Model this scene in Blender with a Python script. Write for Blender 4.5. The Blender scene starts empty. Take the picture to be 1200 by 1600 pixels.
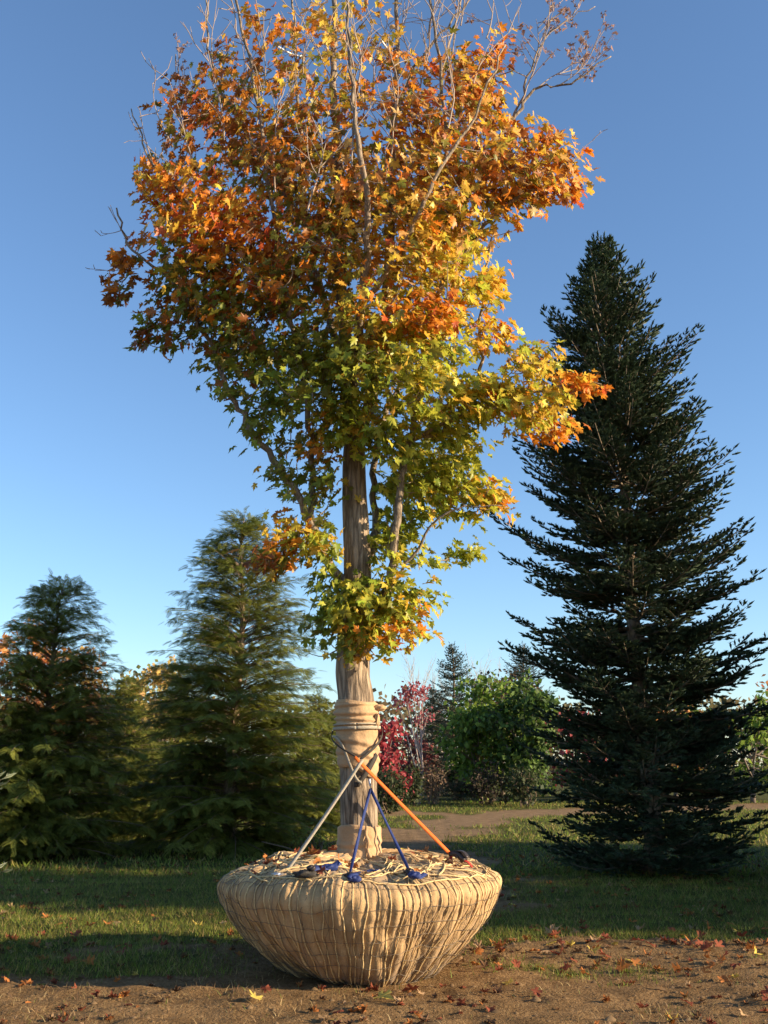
import bpy, math, random
import numpy as np
from mathutils import Matrix, Vector

# ------------------------------------------------------------------ camera, sky, sun, exposure
SC = bpy.context.scene
COL = SC.collection
F_PX, PITCH, EYE = 1618.0, math.radians(13.7), 1.6
cam_d = bpy.data.cameras.new('camera')
cam_d.sensor_fit = 'VERTICAL'; cam_d.sensor_height = 24.0; cam_d.lens = 24.0 * F_PX / 1600.0
cam_d.clip_start = 0.05; cam_d.clip_end = 3000
cam = bpy.data.objects.new('camera', cam_d); COL.objects.link(cam)
cam.location = (0, 0, EYE); cam.rotation_euler = (math.pi / 2 + PITCH, 0, 0)
SC.camera = cam

SUN_EL, SUN_SIDE = math.radians(17.0), math.radians(14.0)   # sun low, to the right and a little behind the camera
to_sun = Vector((math.cos(SUN_EL) * math.cos(SUN_SIDE), -math.cos(SUN_EL) * math.sin(SUN_SIDE), math.sin(SUN_EL)))
world = bpy.data.worlds.new('World'); SC.world = world; world.use_nodes = True
wn = world.node_tree.nodes; wl = world.node_tree.links
sky = wn.new('ShaderNodeTexSky'); sky.sky_type = 'NISHITA'; sky.sun_disc = False
sky.sun_elevation = SUN_EL; sky.sun_rotation = math.atan2(to_sun.x, to_sun.y)
sky.air_density = 1.0; sky.dust_density = 0.35; sky.ozone_density = 3.8; sky.altitude = 200
wn['Background'].inputs['Strength'].default_value = 0.112
wl.new(sky.outputs['Color'], wn['Background'].inputs['Color'])
sun_d = bpy.data.lights.new('sun', 'SUN'); sun_d.energy = 5.0; sun_d.angle = math.radians(0.53); sun_d.color = (1.0, 0.80, 0.54)
sun = bpy.data.objects.new('sun', sun_d); COL.objects.link(sun)
sun.rotation_euler = to_sun.to_track_quat('Z', 'Y').to_euler()
SC.view_settings.view_transform = 'Standard'; SC.view_settings.look = 'None'
SC.view_settings.exposure = 1.1; SC.view_settings.gamma = 1.0; SC.view_settings.use_curve_mapping = False
SC.render.engine = 'CYCLES'
SC.cycles.max_bounces = 6; SC.cycles.diffuse_bounces = 3; SC.cycles.transmission_bounces = 4; SC.cycles.transparent_max_bounces = 8
SC.render.filter_size = 1.9

random.seed(7); RNG = np.random.default_rng(7)
CT, ST = math.cos(PITCH), math.sin(PITCH)

def ray(px, py):
    u, v = (px - 600.0) / F_PX, (800.0 - py) / F_PX
    return np.array((u, CT - v * ST, ST + v * CT))
def P(px, py, Y):                        # the point of a photo direction at distance Y
    d = ray(px, py); t = Y / d[1]
    return np.array((d[0] * t, Y, EYE + d[2] * t))
def PZ(px, py, z):                       # the point of a photo direction at height z
    d = ray(px, py); t = (z - EYE) / d[2]
    return np.array((d[0] * t, d[1] * t, z))

# ------------------------------------------------------------------ helpers
def norm(a):
    a = np.asarray(a, float)
    return a / np.maximum(np.linalg.norm(a, axis=-1, keepdims=True), 1e-9)

def hash2(ix, iy, seed):
    h = (ix.astype(np.int64) * 374761393 + iy.astype(np.int64) * 668265263 + seed * 974711) & 0x7fffffff
    h = ((h ^ (h >> 13)) * 1274126177) & 0x7fffffff
    return ((h ^ (h >> 16)) & 0xffff) / 65535.0
def vnoise(x, y, seed=0):
    x = np.asarray(x, float); y = np.asarray(y, float)
    ix = np.floor(x); iy = np.floor(y); fx = x - ix; fy = y - iy
    fx = fx * fx * (3 - 2 * fx); fy = fy * fy * (3 - 2 * fy)
    a = hash2(ix, iy, seed); b = hash2(ix + 1, iy, seed); c = hash2(ix, iy + 1, seed); d = hash2(ix + 1, iy + 1, seed)
    return (a + (b - a) * fx) * (1 - fy) + (c + (d - c) * fx) * fy
def fbm(x, y, seed=0, oct=4):
    s = 0; a = 0.5; f = 1.0
    for i in range(oct):
        s = s + a * vnoise(x * f, y * f, seed + i * 17); a *= 0.5; f *= 2.03
    return s / (1 - 0.5 ** oct)

def mesh_np(name, V, Fc, col=None, smooth=False, extra=None):
    V = np.asarray(V, np.float32); Fc = np.asarray(Fc, np.int32); k = Fc.shape[1]
    me = bpy.data.meshes.new(name)
    me.vertices.add(len(V)); me.vertices.foreach_set('co', V.ravel())
    me.loops.add(Fc.size); me.loops.foreach_set('vertex_index', Fc.ravel())
    me.polygons.add(len(Fc))
    me.polygons.foreach_set('loop_start', np.arange(0, Fc.size, k, dtype=np.int32))
    try: me.polygons.foreach_set('loop_total', np.full(len(Fc), k, np.int32))
    except Exception: pass
    if smooth: me.polygons.foreach_set('use_smooth', np.ones(len(Fc), bool))
    me.update(calc_edges=True)
    if col is not None:
        c = np.ones((len(V), 4), np.float32); c[:, :3] = col
        at = me.color_attributes.new('Col', 'FLOAT_COLOR', 'POINT'); at.data.foreach_set('color', c.ravel())
    for n, arr in (extra or {}).items():
        at = me.attributes.new(n, 'FLOAT', 'POINT'); at.data.foreach_set('value', np.asarray(arr, np.float32))
    me.validate()
    return me

def tag(o, label=None, cat=None, group=None, kind=None):
    for k, v in (('label', label), ('category', cat), ('group', group), ('kind', kind)):
        if v: o[k] = v
    return o
def obj(name, me, mat=None, parent=None, **kw):
    o = bpy.data.objects.new(name, me); COL.objects.link(o)
    if mat is not None and not me.materials: me.materials.append(mat)
    if parent is not None: o.parent = parent
    return tag(o, **kw)
def empty(name, loc=(0, 0, 0), **kw):
    o = bpy.data.objects.new(name, None); COL.objects.link(o); o.location = loc; o.empty_display_size = 0.2
    return tag(o, **kw)
def copy_tree(root, loc, rz=0, sc=(1, 1, 1), name=None, **kw):
    r = root.copy(); COL.objects.link(r); r.location = loc; r.rotation_euler = (0, 0, rz); r.scale = sc
    if name: r.name = name
    for ch in root.children:
        c = ch.copy(); COL.objects.link(c); c.parent = r
        for g in ch.children:
            d = g.copy(); COL.objects.link(d); d.parent = c
    return tag(r, **kw)

class Geo:                               # collects verts / faces / colours, triangles only
    def __init__(s): s.V = []; s.F = []; s.C = []; s.n = 0
    def add(s, V, Fc, c):
        V = np.asarray(V, float); Fc = np.asarray(Fc, int)
        s.V.append(V); s.F.append(Fc + s.n); s.C.append(np.broadcast_to(np.asarray(c, float), (len(V), 3))); s.n += len(V)
    def mesh(s, name, smooth=False):
        return mesh_np(name, np.vstack(s.V), np.vstack(s.F), np.vstack(s.C), smooth)

def tube(pts, rad, sides=6, closed_ends=True, wob=0.0):
    pts = np.asarray(pts, float); n = len(pts); rad = np.broadcast_to(np.asarray(rad, float), (n,))
    T = np.gradient(pts, axis=0) if n > 2 else np.repeat((pts[1] - pts[0])[None], 2, 0)
    T = norm(T)
    ref = np.array((1., 0, 0)) if abs(T[0][0]) < 0.8 else np.array((0, 1., 0))
    A = norm(np.cross(T, ref)); B = np.cross(T, A)
    ang = np.linspace(0, 2 * math.pi, sides, endpoint=False)
    r = rad[:, None] * (1 + wob * RNG.uniform(-1, 1, (n, sides)))
    V = pts[:, None] + r[..., None] * (np.cos(ang)[None, :, None] * A[:, None] + np.sin(ang)[None, :, None] * B[:, None])
    V = V.reshape(-1, 3); Fc = []
    i = np.arange(n - 1)[:, None] * sides; j = np.arange(sides)[None]; j2 = (j + 1) % sides
    a = (i + j).ravel(); b = (i + j2).ravel(); c = (i + sides + j2).ravel(); d = (i + sides + j).ravel()
    Fc = np.vstack([np.stack([a, b, c], 1), np.stack([a, c, d], 1)])
    if closed_ends:
        e0 = [[0, q + 1, q] for q in range(1, sides - 1)]
        o = (n - 1) * sides; e1 = [[o, o + q, o + q + 1] for q in range(1, sides - 1)]
        Fc = np.vstack([Fc, e0, e1])
    return V, Fc

def ribbon(pts, width, thick, nrm):      # flat webbing swept along a path; nrm = face normals along it
    pts = np.asarray(pts, float); n = len(pts)
    T = norm(np.gradient(pts, axis=0)); N = np.broadcast_to(np.asarray(nrm, float), (n, 3))
    S = norm(np.cross(T, N)); N = norm(np.cross(S, T))
    w = np.broadcast_to(np.asarray(width, float), (n,))[:, None] / 2; h = thick / 2
    V = np.stack([pts + S * w + N * h, pts - S * w + N * h, pts - S * w - N * h, pts + S * w - N * h], 1).reshape(-1, 3)
    Fc = []
    for i in range(n - 1):
        for j in range(4):
            a, b = i * 4 + j, i * 4 + (j + 1) % 4
            Fc += [[a, b, b + 4], [a, b + 4, a + 4]]
    o = (n - 1) * 4
    Fc += [[0, 2, 1], [0, 3, 2], [o, o + 1, o + 2], [o, o + 2, o + 3]]
    return V, np.array(Fc)

def smooth_path(pts, m=6):
    pts = np.asarray(pts, float)
    if len(pts) < 3: m2 = np.linspace(0, 1, m + 1)[:, None]; return pts[0] * (1 - m2) + pts[-1] * m2
    Q = np.vstack([2 * pts[0] - pts[1], pts, 2 * pts[-1] - pts[-2]]); out = []
    for i in range(1, len(Q) - 2):
        for t in np.linspace(0, 1, m, endpoint=False):
            a, b, c, d = Q[i - 1:i + 3]
            out.append(.5 * (2 * b + (c - a) * t + (2 * a - 5 * b + 4 * c - d) * t * t + (3 * b - a - 3 * c + d) * t ** 3))
    out.append(pts[-1]); return np.array(out)

def place(tV, tF, tC, pos, B, cols=None):      # many copies of a small template: B (n,3,3) columns = template axes
    n, k = len(pos), len(tV)
    V = np.einsum('nij,kj->nki', B, tV) + pos[:, None]
    Fc = (tF[None] + (np.arange(n) * k)[:, None, None]).reshape(-1, tF.shape[1])
    C = np.repeat(cols, k, 0) * np.tile(tC, (n, 1)) if cols is not None else np.tile(tC, (n, 1))
    return V.reshape(-1, 3), Fc, C
def frames(d, up):                       # x axis = d, z axis near up
    d = norm(d); y = norm(np.cross(up, d)); z = np.cross(d, y)
    return np.stack([d, y, z], -1)

# ------------------------------------------------------------------ materials
def new_mat(name):
    m = bpy.data.materials.new(name); m.use_nodes = True
    nt = m.node_tree; b = nt.nodes['Principled BSDF']; b.inputs['Roughness'].default_value = 0.8
    b.inputs['Specular IOR Level'].default_value = 0.2
    return m, nt, b
def nd(nt, t, **kw):
    n = nt.nodes.new(t)
    for k, v in kw.items():
        if k in n.inputs: n.inputs[k].default_value = v
        else: setattr(n, k, v)
    return n
def bump(nt, b, src, strength, dist):
    bp = nd(nt, 'ShaderNodeBump', Strength=strength, Distance=dist); nt.links.new(src, bp.inputs['Height']); nt.links.new(bp.outputs[0], b.inputs['Normal']); return bp
def mat_leaf(name, trans=0.4, rough=0.55, tint=(1, 1, 1), spec=0.25, tc=1.25):
    m, nt, b = new_mat(name); b.inputs['Roughness'].default_value = rough; b.inputs['Specular IOR Level'].default_value = spec
    a = nd(nt, 'ShaderNodeAttribute', attribute_name='Col')
    tcn = nd(nt, 'ShaderNodeTexCoord'); no = nd(nt, 'ShaderNodeTexNoise', Scale=14.0, Detail=3.0); nt.links.new(tcn.outputs['Object'], no.inputs['Vector'])
    mr = nd(nt, 'ShaderNodeMapRange'); mr.inputs['To Min'].default_value = 0.72; mr.inputs['To Max'].default_value = 1.28; nt.links.new(no.outputs['Fac'], mr.inputs['Value'])
    mx = nd(nt, 'ShaderNodeVectorMath', operation='SCALE'); nt.links.new(a.outputs['Color'], mx.inputs[0]); nt.links.new(mr.outputs[0], mx.inputs['Scale'])
    nt.links.new(mx.outputs[0], b.inputs['Base Color'])
    if trans > 0:
        t = nd(nt, 'ShaderNodeBsdfTranslucent'); s2 = nd(nt, 'ShaderNodeVectorMath', operation='SCALE'); s2.inputs['Scale'].default_value = tc
        nt.links.new(mx.outputs[0], s2.inputs[0]); nt.links.new(s2.outputs[0], t.inputs['Color'])
        ms = nd(nt, 'ShaderNodeMixShader'); ms.inputs['Fac'].default_value = trans
        nt.links.new(b.outputs[0], ms.inputs[1]); nt.links.new(t.outputs[0], ms.inputs[2])
        nt.links.new(ms.outputs[0], nt.nodes['Material Output'].inputs['Surface'])
    return m
def mat_bark(name, c1, c2, sx=18, sz=2.2, dist=0.03, strength=0.9):
    m, nt, b = new_mat(name); b.inputs['Roughness'].default_value = 0.92
    tc = nd(nt, 'ShaderNodeTexCoord'); mp = nd(nt, 'ShaderNodeMapping'); mp.inputs['Scale'].default_value = (sx, sx, sz)
    nt.links.new(tc.outputs['Object'], mp.inputs['Vector'])
    n1 = nd(nt, 'ShaderNodeTexNoise', Scale=1.6, Detail=6.0, Roughness=0.65); nt.links.new(mp.outputs[0], n1.inputs['Vector'])
    v = nd(nt, 'ShaderNodeTexVoronoi', feature='DISTANCE_TO_EDGE', Scale=1.1); mixv = nd(nt, 'ShaderNodeVectorMath', operation='ADD')
    s = nd(nt, 'ShaderNodeVectorMath', operation='SCALE'); s.inputs['Scale'].default_value = 0.9
    nt.links.new(n1.outputs['Color'], s.inputs[0]); nt.links.new(mp.outputs[0], mixv.inputs[0]); nt.links.new(s.outputs[0], mixv.inputs[1]); nt.links.new(mixv.outputs[0], v.inputs['Vector'])
    rr = nd(nt, 'ShaderNodeMapRange'); rr.inputs['From Max'].default_value = 0.25; nt.links.new(v.outputs['Distance'], rr.inputs['Value'])
    n2 = nd(nt, 'ShaderNodeTexNoise', Scale=3.0, Detail=5.0); nt.links.new(tc.outputs['Object'], n2.inputs['Vector'])
    mul = nd(nt, 'ShaderNodeMath', operation='MULTIPLY'); nt.links.new(n1.outputs['Fac'], mul.inputs[0]); nt.links.new(rr.outputs[0], mul.inputs[1])
    ad = nd(nt, 'ShaderNodeMath', operation='ADD'); nt.links.new(mul.outputs[0], ad.inputs[0]); nt.links.new(n2.outputs['Fac'], ad.inputs[1])
    cr = nd(nt, 'ShaderNodeValToRGB'); cr.color_ramp.elements[0].position = 0.35; cr.color_ramp.elements[1].position = 1.05
    cr.color_ramp.elements[0].color = (*c1, 1); cr.color_ramp.elements[1].color = (*c2, 1)
    nt.links.new(ad.outputs[0], cr.inputs[0]); nt.links.new(cr.outputs[0], b.inputs['Base Color'])
    bump(nt, b, mul.outputs[0], strength, dist)
    return m
def mat_burlap(name, c1, c2):
    m, nt, b = new_mat(name); b.inputs['Roughness'].default_value = 0.95; b.inputs['Specular IOR Level'].default_value = 0.05
    b.inputs['Sheen Weight'].default_value = 0.15
    tc = nd(nt, 'ShaderNodeTexCoord')
    n1 = nd(nt, 'ShaderNodeTexNoise', Scale=5.0, Detail=6.0, Roughness=0.6); nt.links.new(tc.outputs['Object'], n1.inputs['Vector'])
    n2 = nd(nt, 'ShaderNodeTexNoise', Scale=160.0, Detail=2.0); nt.links.new(tc.outputs['Object'], n2.inputs['Vector'])
    n3 = nd(nt, 'ShaderNodeTexNoise', Scale=26.0, Detail=4.0); nt.links.new(tc.outputs['Object'], n3.inputs['Vector'])
    ad = nd(nt, 'ShaderNodeMath', operation='MULTIPLY_ADD'); ad.inputs[1].default_value = 0.35; nt.links.new(n2.outputs['Fac'], ad.inputs[0]); nt.links.new(n1.outputs['Fac'], ad.inputs[2])
    cr = nd(nt, 'ShaderNodeValToRGB'); cr.color_ramp.elements[0].position = 0.42; cr.color_ramp.elements[1].position = 0.92
    cr.color_ramp.elements[0].color = (*c1, 1); cr.color_ramp.elements[1].color = (*c2, 1)
    nt.links.new(ad.outputs[0], cr.inputs[0])
    at = nd(nt, 'ShaderNodeAttribute', attribute_name='soil')
    mx = nd(nt, 'ShaderNodeMixRGB'); mx.inputs['Color2'].default_value = (0.12, 0.075, 0.042, 1)
    nt.links.new(at.outputs['Fac'], mx.inputs['Fac']); nt.links.new(cr.outputs[0], mx.inputs['Color1']); nt.links.new(mx.outputs[0], b.inputs['Base Color'])
    h = nd(nt, 'ShaderNodeMath', operation='MULTIPLY_ADD'); h.inputs[1].default_value = 0.3; nt.links.new(n2.outputs['Fac'], h.inputs[0]); nt.links.new(n3.outputs['Fac'], h.inputs[2])
    bump(nt, b, h.outputs[0], 0.7, 0.012)
    return m
def mat_plain(name, c, rough=0.7, metal=0.0, nscale=40.0, amt=0.25, spec=0.3):
    m, nt, b = new_mat(name); b.inputs['Roughness'].default_value = rough; b.inputs['Metallic'].default_value = metal; b.inputs['Specular IOR Level'].default_value = spec
    tc = nd(nt, 'ShaderNodeTexCoord'); n = nd(nt, 'ShaderNodeTexNoise', Scale=nscale, Detail=4.0); nt.links.new(tc.outputs['Object'], n.inputs['Vector'])
    cr = nd(nt, 'ShaderNodeValToRGB')
    cr.color_ramp.elements[0].position = 0.3; cr.color_ramp.elements[1].position = 0.7
    cr.color_ramp.elements[0].color = (*[x * (1 - amt) for x in c], 1); cr.color_ramp.elements[1].color = (*[min(1, x * (1 + amt)) for x in c], 1)
    nt.links.new(n.outputs['Fac'], cr.inputs[0]); nt.links.new(cr.outputs[0], b.inputs['Base Color'])
    bump(nt, b, n.outputs['Fac'], 0.3, 0.004)
    return m
def mat_ground(name, d0=(0.155, 0.094, 0.042), d1=(0.36, 0.23, 0.11)):
    m, nt, b = new_mat(name); b.inputs['Roughness'].default_value = 0.97; b.inputs['Specular IOR Level'].default_value = 0.08
    tc = nd(nt, 'ShaderNodeTexCoord'); pos = tc.outputs['Object']
    def noise(s, d=5.0, r=0.6):
        n = nd(nt, 'ShaderNodeTexNoise', Scale=s, Detail=d, Roughness=r); nt.links.new(pos, n.inputs['Vector']); return n.outputs['Fac']
    def ramp(src, p0, c0, p1, c1):
        cr = nd(nt, 'ShaderNodeValToRGB'); e = cr.color_ramp.elements
        e[0].position = p0; e[1].position = p1; e[0].color = (*c0, 1); e[1].color = (*c1, 1); nt.links.new(src, cr.inputs[0]); return cr.outputs[0]
    dirt = ramp(noise(3.0, 8.0, 0.7), 0.3, d0, 0.7, d1)
    dirt2 = ramp(noise(38.0, 4.0), 0.35, (0.6, 0.55, 0.5), 0.66, (1.0, 1.0, 1.0))
    dm = nd(nt, 'ShaderNodeMixRGB', blend_type='MULTIPLY'); dm.inputs['Fac'].default_value = 1.0; nt.links.new(dirt, dm.inputs['Color1']); nt.links.new(dirt2, dm.inputs['Color2'])
    grass = ramp(noise(2.2, 7.0, 0.7), 0.32, (0.045, 0.055, 0.014), 0.7, (0.115, 0.105, 0.026))
    at = nd(nt, 'ShaderNodeAttribute', attribute_name='dirt')
    ad = nd(nt, 'ShaderNodeMath', operation='MULTIPLY_ADD'); ad.inputs[1].default_value = 0.7; nt.links.new(noise(9.0, 5.0), ad.inputs[0])
    sb = nd(nt, 'ShaderNodeMath', operation='SUBTRACT'); sb.inputs[1].default_value = 0.35; nt.links.new(at.outputs['Fac'], sb.inputs[0]); nt.links.new(sb.outputs[0], ad.inputs[2])
    fac = nd(nt, 'ShaderNodeMapRange'); fac.inputs['From Min'].default_value = 0.3; fac.inputs['From Max'].default_value = 0.7; nt.links.new(ad.outputs[0], fac.inputs['Value'])
    mx = nd(nt, 'ShaderNodeMixRGB'); nt.links.new(fac.outputs[0], mx.inputs['Fac']); nt.links.new(grass, mx.inputs['Color1']); nt.links.new(dm.outputs[0], mx.inputs['Color2'])
    nt.links.new(mx.outputs[0], b.inputs['Base Color'])
    bump(nt, b, noise(45.0, 6.0), 0.9, 0.03)
    return m

M_leaf = mat_leaf('maple_leaf', trans=0.42, rough=0.42, spec=0.35, tc=1.3)
M_far_leaf = mat_leaf('far_leaf', trans=0.35, rough=0.6)
M_needle = mat_leaf('fir_needle', trans=0.08, rough=0.5, spec=0.4)
M_hemlock = mat_leaf('hemlock_needle', trans=0.35, rough=0.6)
M_grass = mat_leaf('grass_blade', trans=0.35, rough=0.6)
M_litter = mat_leaf('dry_leaf', trans=0.2, rough=0.75, spec=0.1)
M_soil = mat_leaf('soil_clod', trans=0.0, rough=0.95, spec=0.05)
M_bark = mat_bark('maple_bark', (0.10, 0.072, 0.05), (0.42, 0.32, 0.225))
M_limb = mat_bark('limb_bark', (0.10, 0.078, 0.055), (0.33, 0.26, 0.19), sx=30, sz=8, dist=0.01, strength=0.6)
M_firbark = mat_bark('fir_bark', (0.12, 0.085, 0.06), (0.34, 0.25, 0.17), sx=14, sz=6, dist=0.015)
M_burlap = mat_burlap('burlap', (0.33, 0.205, 0.095), (0.58, 0.385, 0.195))
M_wrap = mat_burlap('wrap_burlap', (0.36, 0.225, 0.12), (0.55, 0.36, 0.20))
M_rope = mat_plain('twine', (0.62, 0.445, 0.225), 0.9, nscale=90, amt=0.25, spec=0.1)
M_wire = mat_plain('basket_wire', (0.17, 0.14, 0.11), 0.55, 0.6, nscale=60)
M_grey = mat_plain('grey_webbing', (0.36, 0.31, 0.235), 0.95, nscale=120, amt=0.3, spec=0.05)
M_orange = mat_plain('orange_webbing', (0.66, 0.135, 0.018), 0.7, nscale=120, amt=0.15)
M_blue = mat_plain('blue_webbing', (0.022, 0.038, 0.14), 0.65, nscale=120, amt=0.25)
M_dark = mat_plain('dark_webbing', (0.05, 0.043, 0.036), 0.8, nscale=120, amt=0.3)
M_red = mat_plain('red_webbing', (0.34, 0.03, 0.02), 0.7, nscale=120, amt=0.3)
M_steel = mat_plain('zinc_steel', (0.62, 0.62, 0.63), 0.32, 0.9, nscale=30, amt=0.15, spec=0.5)
M_black = mat_plain('ratchet_steel', (0.06, 0.05, 0.05), 0.45, 0.5, nscale=30)
M_white = mat_plain('white_cord', (0.78, 0.78, 0.76), 0.6, nscale=60, amt=0.1)
M_ground = mat_ground('soil_and_grass'); M_track = mat_ground('track_gravel', (0.19, 0.12, 0.062), (0.40, 0.275, 0.155))

# ------------------------------------------------------------------ ground
TRACK = np.array([(0.5, 13.0), (0.6, 19), (0.95, 26), (2.6, 33), (7, 38.5), (15, 42), (40, 46)], float)
TRW = np.array([1.1, 1.1, 1.2, 1.6, 2.2, 2.4, 2.6])
TRACK2 = np.array([(3.0, 34), (-1, 38), (-8, 40), (-30, 42)], float); TRW2 = np.array([1.3, 1.4, 1.6, 1.6])
def track_d(x, y):
    best = np.full(np.shape(x), 99.0)
    for line, ws in ((TRACK, TRW), (TRACK2, TRW2)):
        for (p, q, w0, w1) in zip(line[:-1], line[1:], ws[:-1], ws[1:]):
            d = q - p; t = np.clip(((x - p[0]) * d[0] + (y - p[1]) * d[1]) / (d @ d), 0, 1)
            dd = np.hypot(x - p[0] - t * d[0], y - p[1] - t * d[1]) - (w0 + (w1 - w0) * t)
            best = np.minimum(best, dd)
    return best
def dirt_mask(x, y):
    wob = (fbm(x * 0.55, y * 0.9, 3) - 0.5) * 4.4
    edge = 9.6 + 0.25 * np.tanh(x / 2.0) + np.where(x < -2.6, (x + 2.6) * 0.42, 0)
    near = np.clip(0.5 + (edge - y + wob) * 1.1, 0, 1)
    near = np.maximum(near, np.clip(1.7 - np.hypot(x + 0.2, y - 9.2) / 1.15, 0, 1))
    tr = np.clip(0.55 - (track_d(x, y) + (fbm(x * 0.7, y * 0.7, 9) - 0.5) * 3.4) * .8, 0, 1)
    return np.maximum(near * 0.97, tr)
def ground_z(x, y):
    fade = np.clip(1.4 - np.asarray(y) / 30.0, 0.1, 1)
    d = np.hypot(np.asarray(x) + 0.2, np.asarray(y) - 9.0); flat = np.clip((d - 0.55) / 0.5, 0, 1)
    rut = (fbm(x * 1.1, y * 2.6, 21, 3) - 0.5) * 0.075 + (fbm(x * 5.0, y * 5.0, 5, 4) - 0.5) * 0.05 + (vnoise(x * 22, y * 22, 8) - 0.5) * 0.018
    return rut * fade * (0.25 + 0.75 * flat)
def axis(lo, a, b, hi, step, grow=1.13):
    mid = list(np.arange(a, b + 1e-6, step)); s = step; v = b
    up = []
    while v < hi: s *= grow; v += s; up.append(v)
    s = step; v = a; dn = []
    while v > lo: s *= grow; v -= s; dn.append(v)
    return np.array(dn[::-1] + mid + up)
gx = axis(-900, -5.0, 5.0, 900, 0.045); gy = axis(-900, 6.8, 12.0, 1200, 0.045, 1.08)
GX, GY = np.meshgrid(gx, gy); nx, ny = len(gx), len(gy)
GZ = ground_z(GX, GY); GD = dirt_mask(GX, GY)
VG = np.stack([GX, GY, GZ], -1).reshape(-1, 3)
ii, jj = np.meshgrid(np.arange(nx - 1), np.arange(ny - 1)); q0 = (jj * nx + ii).ravel()
quads = np.stack([q0, q0 + 1, q0 + nx + 1, q0 + nx], 1)
md = GD.ravel()[quads].mean(1); my = VG[quads][:, :, 1].mean(1)
kindq = np.where(md < 0.5, 0, np.where(my < 13.5, 1, 2))
for k, nm, lab in ((0, 'ground', 'mown grass ground around the trees'), (1, 'dirt_clearing', 'bare brown soil strewn with leaves'), (2, 'dirt_track', 'bare dirt track leading back between the trees')):
    f = quads[kindq == k]; used, inv = np.unique(f, return_inverse=True)
    obj(nm, mesh_np(nm, VG[used], inv.reshape(-1, 4), None, True, {'dirt': GD.ravel()[used]}), M_track if k == 2 else M_ground, kind='structure', label=lab)

# ------------------------------------------------------------------ leaf shapes
half = [(0.0, -0.04), (0.24, -0.20), (0.28, -0.06), (0.42, -0.02), (0.22, 0.16), (0.36, 0.28), (0.50, 0.46), (0.38, 0.46), (0.40, 0.60), (0.14, 0.42), (0.21, 0.64), (0.10, 0.74), (0.0, 1.0)]
def maple_leaf(curl=0.15, fold=0.12, seed=0):        # lies in xz: x across, -z to the tip (hangs), y = normal
    r = np.random.default_rng(seed)
    pts = [(x, y) for x, y in half] + [(-x, y) for x, y in half[-2:0:-1]]
    pts = np.array(pts) * (1 + 0.07 * r.normal(size=(len(pts), 2)))
    c = np.array([[0, 0.22]])
    m = np.vstack([c, pts])
    h = fold * np.abs(m[:, 0]) * 1.6 - curl * (m[:, 1] - 0.2) ** 2 - curl * 0.9 * m[:, 0] ** 2 + 0.05 * r.normal(size=len(m)) * (np.hypot(m[:, 0], m[:, 1] - .22) > .3)
    V = np.stack([m[:, 0], h, -m[:, 1]], -1)
    n = len(pts)
    Fc = np.array([[0, 1 + i, 1 + (i + 1) % n] for i in range(n)])
    pet = np.array([[-0.012, 0, 0.02], [0.012, 0, 0.02], [0.01, 0.06, 0.42], [-0.01, 0.06, 0.42]])    # petiole
    V = np.vstack([V, pet]); o = n + 1
    Fc = np.vstack([Fc, [[o, o + 1, o + 2], [o, o + 2, o + 3]]])
    C = np.ones((len(V), 3)); C[0] = (1.12, 1.1, 1.0); C[-4:] = (0.9, 0.55, 0.5)
    return V, Fc, C
LEAVES = [maple_leaf(c, f, s) for s, (c, f) in enumerate([(0.15, .1), (.35, .2), (-.2, .25), (.5, .05), (.1, .4), (.25, -.2)])]
LP = {'yg': (0.42, 0.42, 0.05), 'g': (0.22, 0.26, 0.035), 'ol': (0.20, 0.19, 0.03), 'gold': (0.60, 0.38, 0.05), 'or': (0.62, 0.22, 0.025),
      'tan': (0.60, 0.36, 0.12), 'br': (0.30, 0.11, 0.03), 'red': (0.48, 0.10, 0.03), 'ye': (0.66, 0.52, 0.07)}

# ------------------------------------------------------------------ the maple
TY = 9.0
maple = empty('maple_tree', (-0.22, TY, 0.84), label='tall maple with orange and yellow-green leaves, its roots bound in burlap', cat='tree')
MB = np.array(maple.location)
# trunk
tp = [(561, 1345, .160), (561, 1300, .154), (560, 1230, .152), (558, 1150, .152), (555, 1090, .152), (551, 1050, .148), (553, 1010, .134), (557, 960, .128), (559, 900, .122), (557, 840, .116), (554, 780, .108), (553, 730, .102), (554, 690, .098), (553, 655, .088)]
tpts = np.array([P(a, b, TY) for a, b, _ in tp]); trad = np.array([c for *_, c in tp])
tpts[0, 2] = 0.70
path = smooth_path(tpts, 8); rads = np.interp(np.linspace(0, 1, len(path)), np.linspace(0, 1, len(trad)), trad)
def trunk_mesh(path, rads, sides=40):
    V, Fc = tube(path, rads, sides)
    n = len(path); V = V.reshape(n, sides, 3)
    ang = np.linspace(0, 2 * math.pi, sides, endpoint=False)[None]; z = path[:, 2][:, None]
    d = V - path[:, None]
    rid = np.abs(vnoise(ang * 6.5 + 0.8 * vnoise(z * 3, ang * 2, 5), z * 2.4, 31) - 0.5) * 2
    bulge = 0.16 * np.exp(-((z - 2.72) / 0.16) ** 2) * (d[..., 0] < 0) * np.clip(-d[..., 0] / 0.15, 0, 1)
    scale = 1 + 0.10 * (rid - 0.4) + 0.12 * (fbm(ang * 1.0, z * 1.3, 12) - 0.5) + bulge
    V = path[:, None] + d * scale[..., None]
    return V.reshape(-1, 3), Fc
V, Fc = trunk_mesh(path, rads)
obj('trunk', mesh_np('trunk', V - MB, Fc, None, True), M_bark, maple)
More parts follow.
